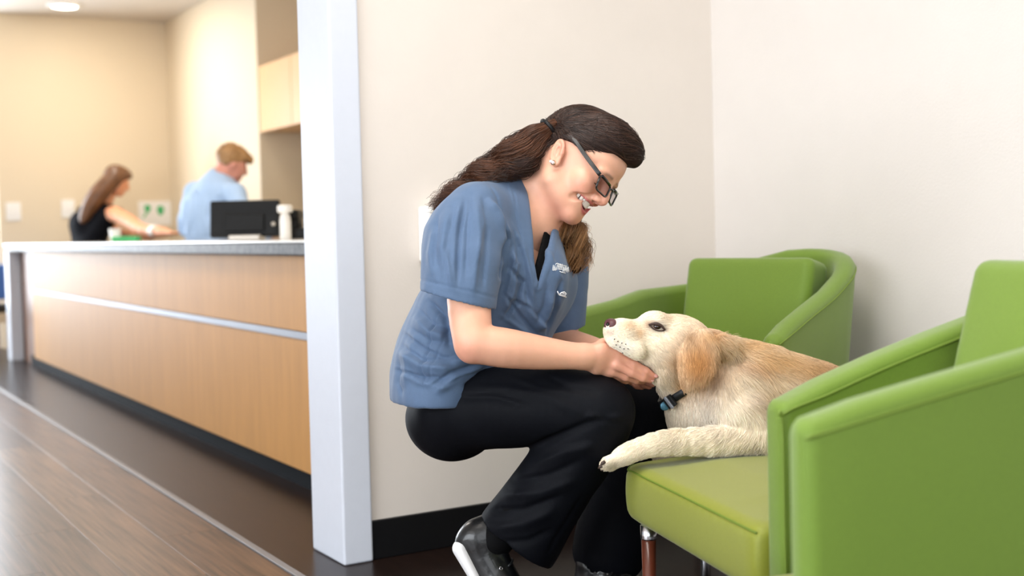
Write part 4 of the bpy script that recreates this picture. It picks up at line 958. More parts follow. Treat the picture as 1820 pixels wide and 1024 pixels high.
st2, k2 = lock(nape, 800, 1.0, 0.005, 22, 36, 0, 6, 0.006); c2 = dk + (au - dk) * (k2**1.8)[:, None]
st3, k3 = lock(far, 2400, 1.0, 0.0150, 19, 36, 0, 9, 0.005); bl = np.array(srgb(208, 156, 102)[:3]); d3 = np.array(srgb(76, 48, 32)[:3]); c3 = d3 + (bl - d3) * (k3**1.3)[:, None]
hairs('hair_lengths', np.vstack([st1, st2, st3]), 0.00050, 0.00025, np.vstack([c1, c2, c3]), M_hair, hair, 'stuff')
# ------------------------------------------------------------------ the labrador
M_fur = mat('dog_fur', (1, 1, 1, 1), 0.55, spec=0.25, attr='tint')
M_dogskin = mat('dog_skin', (1, 1, 1, 1), 0.7, spec=0.2, attr='tint', bump=0.3, bscale=160)
M_nose = mat('dog_nose', srgb(92, 52, 58), 0.38, noise=0.25, nscale=120, bump=0.4, bscale=420)
M_nostril = mat('dog_nostril', srgb(20, 10, 12), 0.5)
M_eye = mat('dog_eye', srgb(38, 20, 12), 0.06, coat=0.8)
M_claw = mat('dog_claw', srgb(70, 56, 48), 0.4)
M_collar = mat('black_nylon', srgb(18, 19, 22), 0.55, bump=0.2, bscale=300)
M_tag = mat('blue_tag', srgb(70, 118, 140), 0.35, metal=0.4)

dog = thing('dog', 'yellow labrador lying on the green seat, chin resting in the woman\'s hand', 'dog', tuple(LW(np.array([0.55, 2.65, 0.40]))))
D = Shape()
D.ell(P(1203, 607, 2.580), (0.074, 0.062, 0.056), 0.02, ax=np.stack([R0 * .985 - UPV * .17, FW0, UPV * .985 + R0 * .17]))
D.ell(P(1163, 572, 2.560), (0.026, 0.036, 0.022), 0.018)
D.seg(P(1150, 600, 2.562), P(1104, 590, 2.540), (0.0385, 0.036), (0.0255, 0.027), 0.02, uax=UPV)
D.seg(P(1104, 590, 2.540), P(1092, 588, 2.534), (0.0255, 0.027), (0.023, 0.024), 0.012, uax=UPV)
for o in (-0.016, 0.018): D.seg(P(1090, 604, 2.532) + FW0 * o, P(1128, 622, 2.550) + FW0 * o * 1.5, 0.0165, 0.018, 0.012)
D.seg(P(1108, 628, 2.552), P(1165, 646, 2.575), 0.014, 0.026, 0.015)
D.ell(P(1190, 626, 2.572), (0.050, 0.056, 0.046), 0.03)
D.seg(P(1205, 640, 2.60), P(1240, 668, 2.635), (0.066, 0.062), (0.078, 0.076), 0.03)
D.seg(P(1240, 668, 2.635), P(1300, 700, 2.66), 0.078, 0.106, 0.03)
D.seg(P(1262, 628, 2.65), P(1330, 680, 2.68), 0.050, 0.088, 0.03)
D.chain([[*P(1288, 712, 2.655), .116], [*P(1370, 722, 2.70), .115], [*P(1450, 742, 2.76), .112], [*P(1530, 768, 2.83), .112], [*P(1575, 790, 2.87), .085]], n=9, k=0.03)
D.ell(P(1250, 738, 2.64), (0.070, 0.075, 0.072), 0.03)
D.ell(P(1318, 725, 2.565), (0.070, 0.034, 0.072), 0.03)                                                   # shoulder blade
D.chain([[*P(1322, 742, 2.553), .054], [*P(1345, 776, 2.535), .038]], k=0.02)
D.chain([[*P(1345, 777, 2.535), .0340], [*P(1290, 783, 2.520), .0300], [*P(1225, 785, 2.505), .0255], [*P(1170, 789, 2.492), .0225], [*P(1130, 800, 2.487), .0195], [*P(1104, 812, 2.483), .0190]], n=12, k=0.006)
for i, (dx, dy, dd) in enumerate(((1078, 820, 2.466), (1074, 826, 2.478), (1078, 829, 2.492), (1086, 829, 2.504))):
    D.seg(P(1106, 812 + i, 2.474 + i * 0.008), P(dx, dy, dd), 0.0125, 0.0098, 0.006)
D.chain([[*P(1335, 785, 2.74), .042], [*P(1270, 800, 2.72), .032], [*P(1210, 804, 2.69), .026], [*P(1180, 808, 2.68), .024]], n=8, k=0.02)   # far foreleg
D.ell(P(1490, 775, 2.715), (0.11, 0.055, 0.085), 0.03); D.seg(P(1500, 818, 2.69), P(1410, 822, 2.65), 0.035, 0.024, 0.02)                    # hind leg
D.chain([[*P(1585, 800, 2.90), .030], [*P(1600, 800, 2.80), .028], [*P(1580, 822, 2.72), .022], [*P(1540, 828, 2.66), .012]], n=10, k=0.02)  # tail
ear = [[*P(1250, 597, 2.530), .020, .014], [*P(1247, 610, 2.518), .031, .012], [*P(1243, 632, 2.508), .0370, .010], [*P(1237, 655, 2.503), .0365, .0095], [*P(1229, 674, 2.502), .026, .009], [*P(1222, 690, 2.504), .011, .008]]
D.chain(ear, n=12, k=0.008, uax=R0)
D.ell(P(1284, 615, 2.56), (0.022, 0.02, 0.026), 0.02)
D.chain([[*P(1298, 605, 2.58), .006], [*P(1307, 622, 2.578), .008], [*P(1297, 640, 2.57), .007]], n=6, k=0.012)
D.chain([[*P(1180, 655, 2.53), .003], [*P(1150, 650, 2.53), .004], [*P(1118, 640, 2.52), .003]], n=6, k=0.006, op='s')       # mouth line
D.fn(lambda p: ss.d(np.stack([p @ R0, p @ FW0, p[:, 2]], 1)) - 0.004, LW(np.array([0.6, 2.4, 0.33])), 0.75, 's', 0.008)
D.fn(lambda p: arms.d(p) - 0.004, P(1100, 640, 2.58), 0.16, 's', 0.006)
Vd, Qd, Td = D.mesh('dog', 0.0034); Vd = relax(Vd, Qd, 2, 0.5); Nd = vnormals(Vd, Qd)
cream, gold, deep, white = (np.array(srgb(*c)[:3]) for c in ((243, 229, 206), (200, 150, 94), (174, 118, 66), (250, 244, 236)))
gold2 = np.array(srgb(218, 176, 120)[:3])
PATCH = [  # where, reach (px), colour, weight
    ((1240, 648), (50, 60), gold, .97), ((1246, 650), (34, 46), deep, .7), ((1226, 600), (12, 13), (0.30, 0.17, 0.08), .75), ((1276, 628), (7, 26), (0.34, 0.20, 0.09), .5), ((1212, 690), (10, 12), deep, .5), ((1268, 598), (24, 12), gold, .7), ((1205, 685), (10, 16), gold, .5),
    ((1330, 612), (46, 18), gold2, .8), ((1355, 640), (34, 24), gold2, .75), ((1390, 640), (40, 22), gold2, .8), ((1440, 655), (50, 26), gold2, .85), ((1500, 680), (60, 44), deep, .75), ((1345, 655), (30, 12), deep, .35), ((1322, 650), (20, 10), deep, .3),
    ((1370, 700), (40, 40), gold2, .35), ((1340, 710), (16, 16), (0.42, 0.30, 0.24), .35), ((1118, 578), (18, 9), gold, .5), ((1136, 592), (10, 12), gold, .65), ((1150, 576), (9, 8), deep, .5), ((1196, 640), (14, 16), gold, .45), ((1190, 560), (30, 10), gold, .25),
    ((1105, 617), (22, 13), white, .7), ((1260, 730), (50, 34), white, .5), ((1166, 580), (13, 8), (0.10, 0.06, 0.05), .9), ((1180, 585), (7, 4), (0.10, 0.06, 0.05), .6), ((1155, 577), (7, 5), (0.16, 0.10, 0.07), .6), ((1085, 592), (9, 7), (0.30, 0.19, 0.17), .6),
    ((1345, 795), (14, 7), (0.45, 0.36, 0.28), .5), ((1140, 650), (20, 5), (0.14, 0.07, 0.07), .6)]
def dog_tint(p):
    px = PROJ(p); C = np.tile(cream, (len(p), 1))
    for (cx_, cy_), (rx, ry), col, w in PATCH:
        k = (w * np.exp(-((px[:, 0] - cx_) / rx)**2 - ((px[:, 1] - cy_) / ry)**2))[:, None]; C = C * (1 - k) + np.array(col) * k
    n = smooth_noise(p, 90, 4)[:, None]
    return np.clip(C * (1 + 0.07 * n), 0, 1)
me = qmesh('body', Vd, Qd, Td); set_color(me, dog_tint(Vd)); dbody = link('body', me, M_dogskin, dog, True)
# nose, eye, claws
nax = np.stack([R0 * .93 + FW0 * .12 - UPV * .2, FW0, UPV]); nax[1] -= nax[0] * (nax[1] @ nax[0]); nax[1] /= np.linalg.norm(nax[1]); nax[0] /= np.linalg.norm(nax[0]); nax[2] = np.cross(nax[0], nax[1])
ns = Shape(); c = P(1087, 577, 2.532)
ns.ell(c, (0.0150, 0.0195, 0.0125), 0.006, ax=nax); ns.ell(c - nax[2] * 0.008 - nax[0] * 0.002, (0.010, 0.011, 0.010), 0.008, ax=nax)
for s in (1, -1): ns.ell(c - nax[0] * 0.011 - nax[1] * 0.010 * s - nax[2] * 0.001, (0.007, 0.0055, 0.0045), 0.003, 's', ax=nax)
v, q, t = ns.mesh('nose', 0.0011); no = link('nose', qmesh('nose', v, q, t), M_nose, dbody, True, label='dark pinkish brown nose')
for s in (1, -1):
    z = Shape(); z.ell(c - nax[0] * 0.0085 - nax[1] * 0.0085 * s - nax[2] * 0.001, (0.005, 0.0048, 0.0036), ax=nax); v, q, t = z.mesh('n', 0.0009); link('nostril', qmesh('nostril', v, q, t), M_nostril, no, True)
ec = D.hit(1168, 581); en = D.normal(ec, 0.004)
z = Shape(); z.ell(ec - en * 0.0035, (0.0085, 0.0070, 0.0058), ax=np.stack([R0 * .95 - UPV * .3, FW0, UPV * .95 + R0 * .3])); v, q, t = z.mesh('eye', 0.0009); link('eye', qmesh('eye', v, q, t), M_eye, dbody, True)
lid = [on(D, x, y, 0.0020) for x, y in ((1153, 578), (1160, 576), (1168, 576), (1176, 580), (1182, 587))]
tube('upper_lid', smooth_path([q for q in lid if q is not None], 14), np.concatenate([np.linspace(.0016, .0036, 7), np.linspace(.0036, .0018, 7)]), mat('lid_dark', srgb(58, 38, 30), 0.6), dbody, 7)
lid = [on(D, x, y, 0.0016) for x, y in ((1155, 579), (1162, 585), (1170, 588), (1180, 588))]
tube('lower_lid', smooth_path([q for q in lid if q is not None], 12), 0.0016, bpy.data.materials['lid_dark'], dbody, 6)
for (x, y, d) in ((1070, 823, 2.458), (1066, 829, 2.470), (1071, 833, 2.486), (1080, 834, 2.498)):
    a = P(x + 5, y - 2, d + .002); tube('claw', [a, P(x, y + 1, d), P(x - 3, y + 4, d)], [0.0042, 0.0034, 0.0010], M_claw, dbody, 7)
sp = []
for (x, y) in ((1092, 603), (1098, 607), (1105, 610), (1112, 612), (1095, 613), (1102, 617), (1109, 620), (1116, 620), (1099, 624), (1107, 627)):
    p = on(D, x, y, 0.0006)
    if p is not None: z = Shape(); z.ell(p, 0.0013); v, q, t = z.mesh('s', 0.0006); sp.append((v, [tuple(r) for r in q]))
multi('whisker_spots', sp, M_claw, dbody, True, kind='stuff')
# collar
cn, axn = P(1238, 668, 2.636), P(1300, 700, 2.66) - P(1205, 640, 2.60); axn /= np.linalg.norm(axn)
e1_ = np.cross(axn, UPV); e1_ /= np.linalg.norm(e1_); e2_ = np.cross(e1_, axn); ring = []
cn = P(1228, 676, 2.640); axn = R0 * 0.74 + FW0 * 0.22 - UPV * -0.05 ; axn = np.cross(P(1180, 720, 2.59) - P(1262, 655, 2.62), FW0 * 1.0 + R0 * 0.12); axn /= np.linalg.norm(axn); e1_ = P(1180, 720, 2.62) - P(1262, 655, 2.62); e1_ /= np.linalg.norm(e1_); e2_ = np.cross(axn, e1_)
Dn = Shape(); Dn.ops = [o for o in D.ops]
for t in np.linspace(0, 2 * pi, 48, endpoint=False):
    dr = e1_ * cos(t) + e2_ * sin(t); r_ = np.arange(0.03, 0.14, 0.002); dd = D.d(cn + r_[:, None] * dr); k = np.argmax(dd > 0); rr_ = r_[k] if dd[k] > 0 else 0.1
    ring.append(min(rr_, 0.102))
ring = np.array(ring); ring = np.minimum(ring, np.convolve(np.r_[ring[-3:], ring, ring[:3]], np.ones(7) / 7, 'valid') + 0.004)
V_ = []; Fc = []
for i, t in enumerate(np.linspace(0, 2 * pi, 48, endpoint=False)):
    dr = e1_ * cos(t) + e2_ * sin(t); b0 = cn + dr * (ring[i] - 0.009 + 0.0165 * (0.5 + 0.5 * cos(t))**1.5)
    for k, (o, h_) in enumerate(((0, -.008), (.003, -.008), (.003, .008), (0, .008))): V_.append(b0 + dr * o + axn * h_)
for i in range(48):
    for k in range(4): Fc.append((i * 4 + k, i * 4 + (k + 1) % 4, ((i + 1) % 48) * 4 + (k + 1) % 4, ((i + 1) % 48) * 4 + k))
col_ = link('collar', pymesh('collar', np.array(V_), Fc), M_collar, dog, True, label='black collar with a buckle and a small blue tag')
i0 = 46; 
def on_ring(px_): 
    pr = PROJ(np.array(V_[1::4]) * 0.5 + np.array(V_[2::4]) * .5); k = np.argmin(((pr - np.array(px_))**2).sum(1)); t = 2 * pi * k / 48; dr = e1_ * cos(t) + e2_ * sin(t); return cn + dr * (ring[k] + 0.0125), dr, -e1_ * sin(t) + e2_ * cos(t)
bp_, dr, tg_ = on_ring((1203, 726))
for k, (lo_, hi_) in enumerate((((-.012, -.013, -.003), (.012, .013, .004)), ((-.004, -.0145, .003), (.004, .0145, .007)))):
    bm = bmesh.new(); add_box(bm, lo_, hi_, 0.0015, 2, Matrix([[*(tg_[j], axn[j], dr[j])] + [bp_[j]] for j in range(3)] + [[0, 0, 0, 1]])); link('buckle', bm_mesh('buckle', bm), M_collar if k == 0 else M_alu, col_)
tp_ = on_ring((1184, 722))[0]; z = Shape(); z.ell(tp_ - UPV * 0.004, (0.010, 0.010, 0.0025), ax=np.stack([e1_, axn, np.cross(e1_, axn)])); v, q, t = z.mesh('t', 0.0012); link('tag', qmesh('tag', v, q, t), M_tag, col_, True, label='small blue tag')
# fur
FLOW = [((1100, 575), (1, -.15)), ((1130, 570), (1, -.2)), ((1100, 610), (.9, .4)), ((1140, 610), (1, .3)), ((1165, 560), (1, -.25)), ((1200, 560), (1, .25)), ((1180, 620), (.8, .6)), ((1170, 660), (.5, .9)), ((1200, 690), (.3, 1)),
    ((1235, 610), (-.1, 1)), ((1265, 610), (.15, 1)), ((1215, 670), (.15, 1)), ((1265, 660), (-.3, 1)), ((1232, 690), (-.2, 1)), ((1300, 605), (1, .2)), ((1300, 650), (.35, 1)), ((1350, 615), (1, .3)), ((1340, 660), (.6, .8)), ((1400, 640), (1, .4)), ((1450, 660), (1, .5)), ((1500, 690), (1, .5)),
    ((1250, 720), (-.1, 1)), ((1210, 745), (-.1, 1)), ((1300, 730), (.5, .8)), ((1350, 720), (.6, .8)), ((1400, 740), (.7, .7)), ((1320, 780), (-.6, .5)), ((1250, 780), (-1, .25)), ((1180, 785), (-1, .25)), ((1120, 805), (-.8, .6)), ((1080, 825), (-.8, .6))]
fc = np.array([f[0] for f in FLOW], float); fv = np.array([f[1] for f in FLOW], float); fv /= np.linalg.norm(fv, axis=1, keepdims=True)
LEN = [((1095, 590), .004), ((1130, 590), .006), ((1170, 580), .007), ((1200, 570), .010), ((1180, 630), .011), ((1180, 690), .018), ((1240, 610), .009), ((1240, 650), .008), ((1235, 690), .010), ((1300, 620), .024), ((1350, 640), .028), ((1420, 650), .028), ((1500, 690), .030), ((1290, 720), .024), ((1210, 750), .022), ((1350, 740), .022), ((1320, 790), .014), ((1230, 785), .010), ((1150, 795), .008), ((1080, 825), .006)]
lc = np.array([f[0] for f in LEN], float); lv = np.array([f[1] for f in LEN])
fa = 0.5 * np.linalg.norm(np.cross(Vd[Qd[:, 2]] - Vd[Qd[:, 0]], Vd[Qd[:, 3]] - Vd[Qd[:, 1]]), axis=1)
cen = Vd[Qd].mean(1); pxc = PROJ(cen); wgt = fa * (cen[:, 2] > 0.36) * np.where((Nd[Qd[:, 0]] @ FW0) < 0.35, 1.0, 0.35) * np.where(pxc[:, 0] < 1210, 2.2, 1.0) * np.where(pxc[:, 0] > 1520, 0.4, 1)
NF = 80000; pick = RNG.choice(len(Qd), NF, p=wgt / wgt.sum()); uv = RNG.random((NF, 2))
q4 = Vd[Qd[pick]]; root = (q4[:, 0] * (1 - uv[:, :1]) + q4[:, 1] * uv[:, :1]) * (1 - uv[:, 1:]) + (q4[:, 3] * (1 - uv[:, :1]) + q4[:, 2] * uv[:, :1]) * uv[:, 1:]
n4 = Nd[Qd[pick]].mean(1); n4 /= np.linalg.norm(n4, axis=1, keepdims=True)
pr = PROJ(root); w = 1 / (((pr[:, None] - fc[None])**2).sum(-1) + 60)**1.5; f2 = (w[..., None] * fv[None]).sum(1); f2 /= np.linalg.norm(f2, axis=1, keepdims=True)
dir3 = f2[:, :1] * R0 - f2[:, 1:] * UPV + RNG.normal(size=(NF, 3)) * 0.16 + 0.25 * np.stack([smooth_noise(root, 70, s_) for s_ in (1, 2, 3)], 1); dir3 -= n4 * (dir3 * n4).sum(1)[:, None]; dir3 /= np.linalg.norm(dir3, axis=1, keepdims=True) + 1e-9
w = 1 / (((pr[:, None] - lc[None])**2).sum(-1) + 100)**1.5; ln = (w * lv[None]).sum(1) / w.sum(1) * RNG.uniform(0.65, 1.25, NF)
# keep hair off the eye and the nose
ok = (np.linalg.norm(root - ec, axis=1) > 0.0105) & (np.linalg.norm(root - c, axis=1) > 0.019); root, n4, dir3, ln, pr = root[ok], n4[ok], dir3[ok], ln[ok], pr[ok]; NF = len(root)
t = np.linspace(0, 1, 5)[None, :, None]
lift = RNG.uniform(0.18, 0.42, NF)[:, None, None] * np.where(ln < 0.009, 0.6, 1.0)[:, None, None]
fur = root[:, None] + ln[:, None, None] * (dir3[:, None] * t * (1 - 0.08 * t) + n4[:, None] * lift * (t - 0.55 * t * t)) - UPV * (ln[:, None, None] * 0.10 * t * t)
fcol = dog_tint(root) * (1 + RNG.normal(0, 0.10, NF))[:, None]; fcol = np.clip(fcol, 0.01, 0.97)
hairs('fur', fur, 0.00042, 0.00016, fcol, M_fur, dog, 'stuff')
# ------------------------------------------------------------------ behind the counter
ts = box('white_ledge', (1.490, 3.245, 0.851), (2.042, 9.972, 0.861), mat('white_quartz', srgb(238, 238, 236), 0.15, coat=0.3), wt, bev=0.004, label='polished white upper face of the worktop')  # painted glare: white sheet added where the granite top reflects the window
TZ = 0.861
def figure(name, label, joints, tops, hair_m, skin_c, base, hair_fn, h=0.008):
    t = thing(name, label, 'person', base); return t
M_skin2 = mat('skin_far', srgb(226, 160, 122), 0.5, sub=0.1, noise=0.04, nscale=30); M_skin3 = mat('skin_far_pink', srgb(214, 150, 132), 0.5, sub=0.1, noise=0.04, nscale=30)
M_navy = mat('navy_knit', srgb(11, 13, 20), 0.8, spec=0.12); M_blue = mat('pale_blue_shirt', srgb(168, 196, 232), 0.7, bump=0.15, bscale=300, noise=0.05, nscale=12)
M_grey = mat('grey_trousers', srgb(70, 72, 80), 0.7); M_brh = mat('long_brown_hair', srgb(104, 68, 40), 0.4, noise=0.5, nscale=14, stretch=(4, 4, 0.8)); M_blond = mat('sandy_hair', srgb(160, 122, 80), 0.55, noise=0.35, nscale=22, bump=0.6, bscale=90)

def face(sh, c, f, u, r=0.10):
    """skull, jaw, nose, eyes and ears of a head turned to f"""
    f = f / np.linalg.norm(f); u = u - f * (u @ f); u /= np.linalg.norm(u); s = np.cross(f, u); A = np.stack([f, u, s]); q = lambda a, b, c_: c + f * a + u * b + s * c_
    sh.ell(q(-.008, .030, 0), (.092, .080, .074), .02, ax=A); sh.ell(q(.040, -.022, 0), (.056, .076, .056), .02, ax=A); sh.ell(q(.070, -.080, 0), (.022, .018, .022), .02, ax=A)
    sh.chain([[*q(.092, .016, 0), .009], [*q(.110, -.018, 0), .011]], k=.01)
    for g in (1, -1):
        sh.ell(q(.100, .004, .03 * g), (.014, .010, .014), .01, 's', ax=A); sh.ell(q(.080, .004, .03 * g), .012, .004, ax=A); sh.ell(q(-.004, 0, .074 * g), (.016, .028, .008), .006, ax=A)
    sh.seg(q(.094, -.052, -.02), q(.094, -.052, .02), .0055, .0055, .004); return A, q
def simple_hand(sh, w, d_, sd, curl):
    d_ = d_ / np.linalg.norm(d_); sd = sd / np.linalg.norm(sd); n = np.cross(d_, sd)
    sh.seg(w, w + d_ * .085, (.030, .016), (.040, .014), .01, uax=sd)
    for i, (o, l) in enumerate(((-.030, .062), (-.010, .074), (.010, .070), (.029, .055))):
        a = w + d_ * .085 + sd * o; b = a + d_ * l * .5 + n * curl * .3; sh.chain([[*a, .0095], [*b, .009], [*(b + d_ * l * .45 + n * curl), .007]], k=.004)
    sh.chain([[*(w + d_ * .03 - sd * .03), .014], [*(w + d_ * .07 - sd * .055 + n * curl * .3), .011], [*(w + d_ * .10 - sd * .058 + n * curl * .6), .009]], k=.008)

# the woman in black, bent over the desk
q_ = lambda x, y, d: P(x, y, d)
w2 = thing('person', 'woman in a black sleeveless top with long brown hair, reaching across the desk', 'person', tuple(q_(165, 427, 9.8) * np.array([1, 1, 0])))
hc_ = q_(207, 323, 9.78); hf_ = R0 * .80 + FW0 * .45 - UPV * .45; hu_ = UPV + R0 * .45
B2 = Shape(); A2, hq2 = face(B2, hc_, hf_, hu_)
sR, sL = q_(205, 381, 9.66), q_(150, 378, 9.98); hip = q_(150, 470, 9.80)
B2.seg(q_(192, 350, 9.8), q_(178, 378, 9.82), .052, .062, .03)
B2.seg(sR, sL, .060, .060, .04); B2.seg(q_(176, 385, 9.82), q_(158, 430, 9.82), (.19, .10), (.16, .10), .04, uax=FW0 * .8 + R0 * -.6); B2.seg(q_(158, 430, 9.82), hip, (.16, .10), (.17, .12), .04, uax=FW0 * .8 + R0 * -.6)
el = q_(252, 408, 9.42); wr = q_(298, 414, 9.2)
B2.chain([[*sR, .056], [*q_(230, 394, 9.55), .050], [*el, .043], [*q_(278, 412, 9.3), .040], [*wr, .029]], n=10, k=.02); simple_hand(B2, wr, q_(325, 416, 9.1) - wr, FW0, .012)
el2 = q_(215, 415, 10.0); wr2 = q_(270, 421, 9.75); B2.chain([[*sL, .054], [*el2, .043], [*wr2, .029]], k=.02); simple_hand(B2, wr2, q_(300, 421, 9.6) - wr2, FW0, .012)
for g in (1, -1):
    a = hip + FW0 * .09 * g; k_ = np.array([a[0], a[1], .48]) + R0 * .05; b = np.array([a[0], a[1], .05]); B2.chain([[*a, .095], [*k_, .062], [*b, .042]], k=.02); B2.seg(b - UPV * .01, b - UPV * .015 + R0 * .16, (.04, .03), (.035, .02), .02, uax=FW0)
v, q, t = B2.mesh('b', 0.009); link('body', qmesh('body', relax(v, q, 1), q, t), M_skin2, w2, True)
T2 = Shape(); T2.seg(sR + FW0 * .03, sL, .064, .064, .05); T2.seg(q_(178, 382, 9.82), q_(158, 430, 9.82), (.205, .115), (.18, .115), .05, uax=FW0 * .8 - R0 * .6); T2.seg(q_(158, 430, 9.82), hip, (.18, .115), (.19, .13), .04, uax=FW0 * .8 - R0 * .6); T2.ell(q_(146, 400, 9.8), (.10, .14, .12), .05)
T2.seg(q_(192, 350, 9.8), q_(182, 372, 9.82), .062, .062, .004, 's')
v, q, t = T2.mesh('t', 0.009); link('top', qmesh('top', relax(v, q, 2), q, t), M_navy, w2, True, label='black sleeveless top')
L2 = Shape()
for g in (1, -1): a = hip + FW0 * .09 * g - UPV * 0.02; k_ = np.array([a[0], a[1], .48]) + R0 * .05; b = np.array([a[0], a[1], .08]); L2.chain([[*a, .115], [*k_, .078], [*b, .07]], k=.03)
v, q, t = L2.mesh('t', 0.012); link('trousers', qmesh('trousers', v, q, t), M_grey, w2, True)
H2 = Shape(); H2.ell(hq2(-.022, .040, 0), (.098, .090, .088), .02, ax=A2); H2.ell(hq2(.03, .075, 0), (.065, .05, .07), .03, ax=A2)
H2.chain([[*hq2(-.03, .02, .045), .060], [*q_(180, 340, 9.70), .068], [*q_(164, 362, 9.68), .060], [*q_(152, 382, 9.68), .040], [*q_(147, 396, 9.69), .016]], n=12, k=.03); H2.chain([[*hq2(-.04, .0, -.03), .06], [*q_(172, 350, 9.85), .07], [*q_(155, 375, 9.82), .05]], n=8, k=.03)
def cut2(p):
    z = (p - hc_) @ A2.T; return z[:, 1] - np.interp(z[:, 0], [-.03, .0, .03, .06, .1], [-.4, -.08, .02, .06, .07])
H2.fn(cut2, hc_, .2, 's', .01); v, q, t = H2.mesh('t', 0.008); link('hair', qmesh('hair', relax(v, q, 2), q, t), M_brh, w2, True, label='long brown hair hanging down her back')
bw = [wr * (1 - k) + el * k for k in (.42, .58)]; tube('wristband', [bw[0], bw[1]], 0.045, M_white, w2, 14, label='white band on the forearm')

# the man in the pale blue shirt
m2 = thing('person', 'fair-haired man in a pale blue shirt standing behind the black monitor', 'person', tuple(q_(380, 427, 7.6) * np.array([1, 1, 0])))
hc_ = q_(411, 292, 7.6); hf_ = R0 * .80 + FW0 * .42 - UPV * .42; hu_ = UPV + R0 * .38
B3 = Shape(); A3, hq3 = face(B3, hc_, hf_, hu_); sR, sL = q_(418, 345, 7.42), q_(347, 342, 7.78); hip = q_(368, 455, 7.62)
B3.seg(hq3(-.02, -.05, 0), q_(388, 325, 7.6), .055, .065, .03); B3.seg(q_(385, 350, 7.6), q_(372, 410, 7.62), (.17, .10), (.15, .10), .04, uax=FW0 * .8 - R0 * .5); B3.seg(q_(372, 410, 7.62), hip, (.15, .10), (.16, .11), .04, uax=FW0); B3.seg(sR, sL, .055, .055, .04)
for s_, e_, w_ in ((sR, q_(440, 405, 7.3), q_(490, 415, 7.2)), (sL, q_(332, 400, 7.85), q_(352, 423, 7.75))):
    B3.chain([[*s_, .050], [*e_, .040], [*w_, .028]], k=.02); simple_hand(B3, w_, (w_ - e_) * .5 + R0 * .05, FW0, .02)
for g in (1, -1):
    a = hip + FW0 * .09 * g; k_ = np.array([a[0], a[1], .46]); b = np.array([a[0], a[1], .05]); B3.chain([[*a, .09], [*k_, .06], [*b, .042]], k=.02); B3.seg(b - UPV * .01, b - UPV * .015 + R0 * .18, (.045, .03), (.04, .02), .02, uax=FW0)
v, q, t = B3.mesh('b', 0.009); link('body', qmesh('body', relax(v, q, 1), q, t), M_skin3, m2, True)
T3 = Shape(); T3.seg(sR, sL, .066, .066, .06); T3.seg(q_(387, 342, 7.6), q_(372, 410, 7.62), (.185, .125), (.185, .125), .05, uax=FW0 * .8 - R0 * .5); T3.seg(q_(372, 410, 7.62), hip, (.185, .125), (.19, .13), .04, uax=FW0 * .8 - R0 * .5); T3.seg(q_(390, 318, 7.6), q_(385, 340, 7.6), .075, .10, .04); T3.ell(q_(352, 380, 7.6), (.10, .14, .15), .05)
for s_, e_, w_ in ((sR, q_(440, 405, 7.3), q_(490, 415, 7.2)), (sL, q_(332, 400, 7.85), q_(352, 423, 7.75))): T3.chain([[*s_, .066], [*e_, .056], [*(e_ * .25 + w_ * .75), .046]], n=6, k=.02)
T3.seg(hq3(-.015, -.045, 0), q_(392, 316, 7.6), .062, .062, .004, 's')
v, q, t = T3.mesh('t', 0.009); v = relax(v, q, 2); n3 = vnormals(v, q); px = PROJ(v)
v = v + n3 * (sum(fold(px, p_, a_, w__) for p_, a_, w__ in (([(352, 330), (348, 370), (340, 420)], -.014, 5), ([(372, 345), (365, 385), (372, 422)], .012, 6), ([(395, 330), (392, 360), (380, 400)], -.010, 5), ([(335, 345), (330, 380), (327, 415)], -.012, 4))))[:, None]
link('shirt', qmesh('shirt', v, q, t), M_blue, m2, True, label='pale blue long sleeved shirt')
L3 = Shape()
for g in (1, -1): a = hip + FW0 * .09 * g; k_ = np.array([a[0], a[1], .46]); b = np.array([a[0], a[1], .08]); L3.chain([[*a, .112], [*k_, .08], [*b, .07]], k=.03)
v, q, t = L3.mesh('t', 0.012); link('trousers', qmesh('trousers', v, q, t), M_grey, m2, True)
H3 = Shape(); H3.ell(hq3(-.018, .040, 0), (.096, .086, .082), .02, ax=A3); H3.ell(hq3(.045, .072, 0), (.060, .040, .064), .03, ax=A3); H3.ell(hq3(.085, .062, .0), (.026, .028, .045), .02, ax=A3)
def cut3(p):
    z = (p - hc_) @ A3.T; return z[:, 1] - np.interp(z[:, 0], [-.1, -.05, -.01, .03, .06, .1], [-.035, -.03, .015, .03, .05, .048])
H3.fn(cut3, hc_, .2, 's', .01); v, q, t = H3.mesh('t', 0.007); v = relax(v, q, 1); v = v + vnormals(v, q) * (0.006 * smooth_noise(v, 60, 5))[:, None]; link('hair', qmesh('hair', v, q, t), M_blond, m2, True, label='short sandy hair')

# things on the counter
mo = thing('monitor', 'black computer monitor seen from behind on the reception worktop', 'monitor', tuple(P(440, 426, 5.55) * np.array([1, 1, 0]) + np.array([0, 0, TZ])))
MM = lambda p: Matrix.Translation(Vector(tuple(p))) @ Matrix.Rotation(-YAW, 4, 'Z') @ Matrix.Rotation(radians(-8), 4, 'X')
M_mon = mat('monitor_black', srgb(8, 8, 9), 0.5, spec=.25); M_silver = mat('silver_plastic', srgb(190, 184, 176), 0.35, metal=0.3)
mc = P(436, 389, 5.55)
box('housing', (-.155, -.018, -.082), (.155, .018, .082), M_mon, mo, bev=.008, seg=3, M=MM(mc)); box('back_bulge', (-.09, -.026, -.06), (.09, -.014, .02), M_mon, mo, bev=.005, seg=3, M=MM(mc))
box('screen', (-.148, .0175, -.074), (.148, .0195, .076), mat('screen_glass', srgb(30, 34, 40), 0.1), mo, M=MM(mc))
bz = P(440, 426, 5.55); MB_ = lambda z: Matrix.Translation(Vector((bz[0], bz[1], z))) @ Matrix.Rotation(-YAW, 4, 'Z')
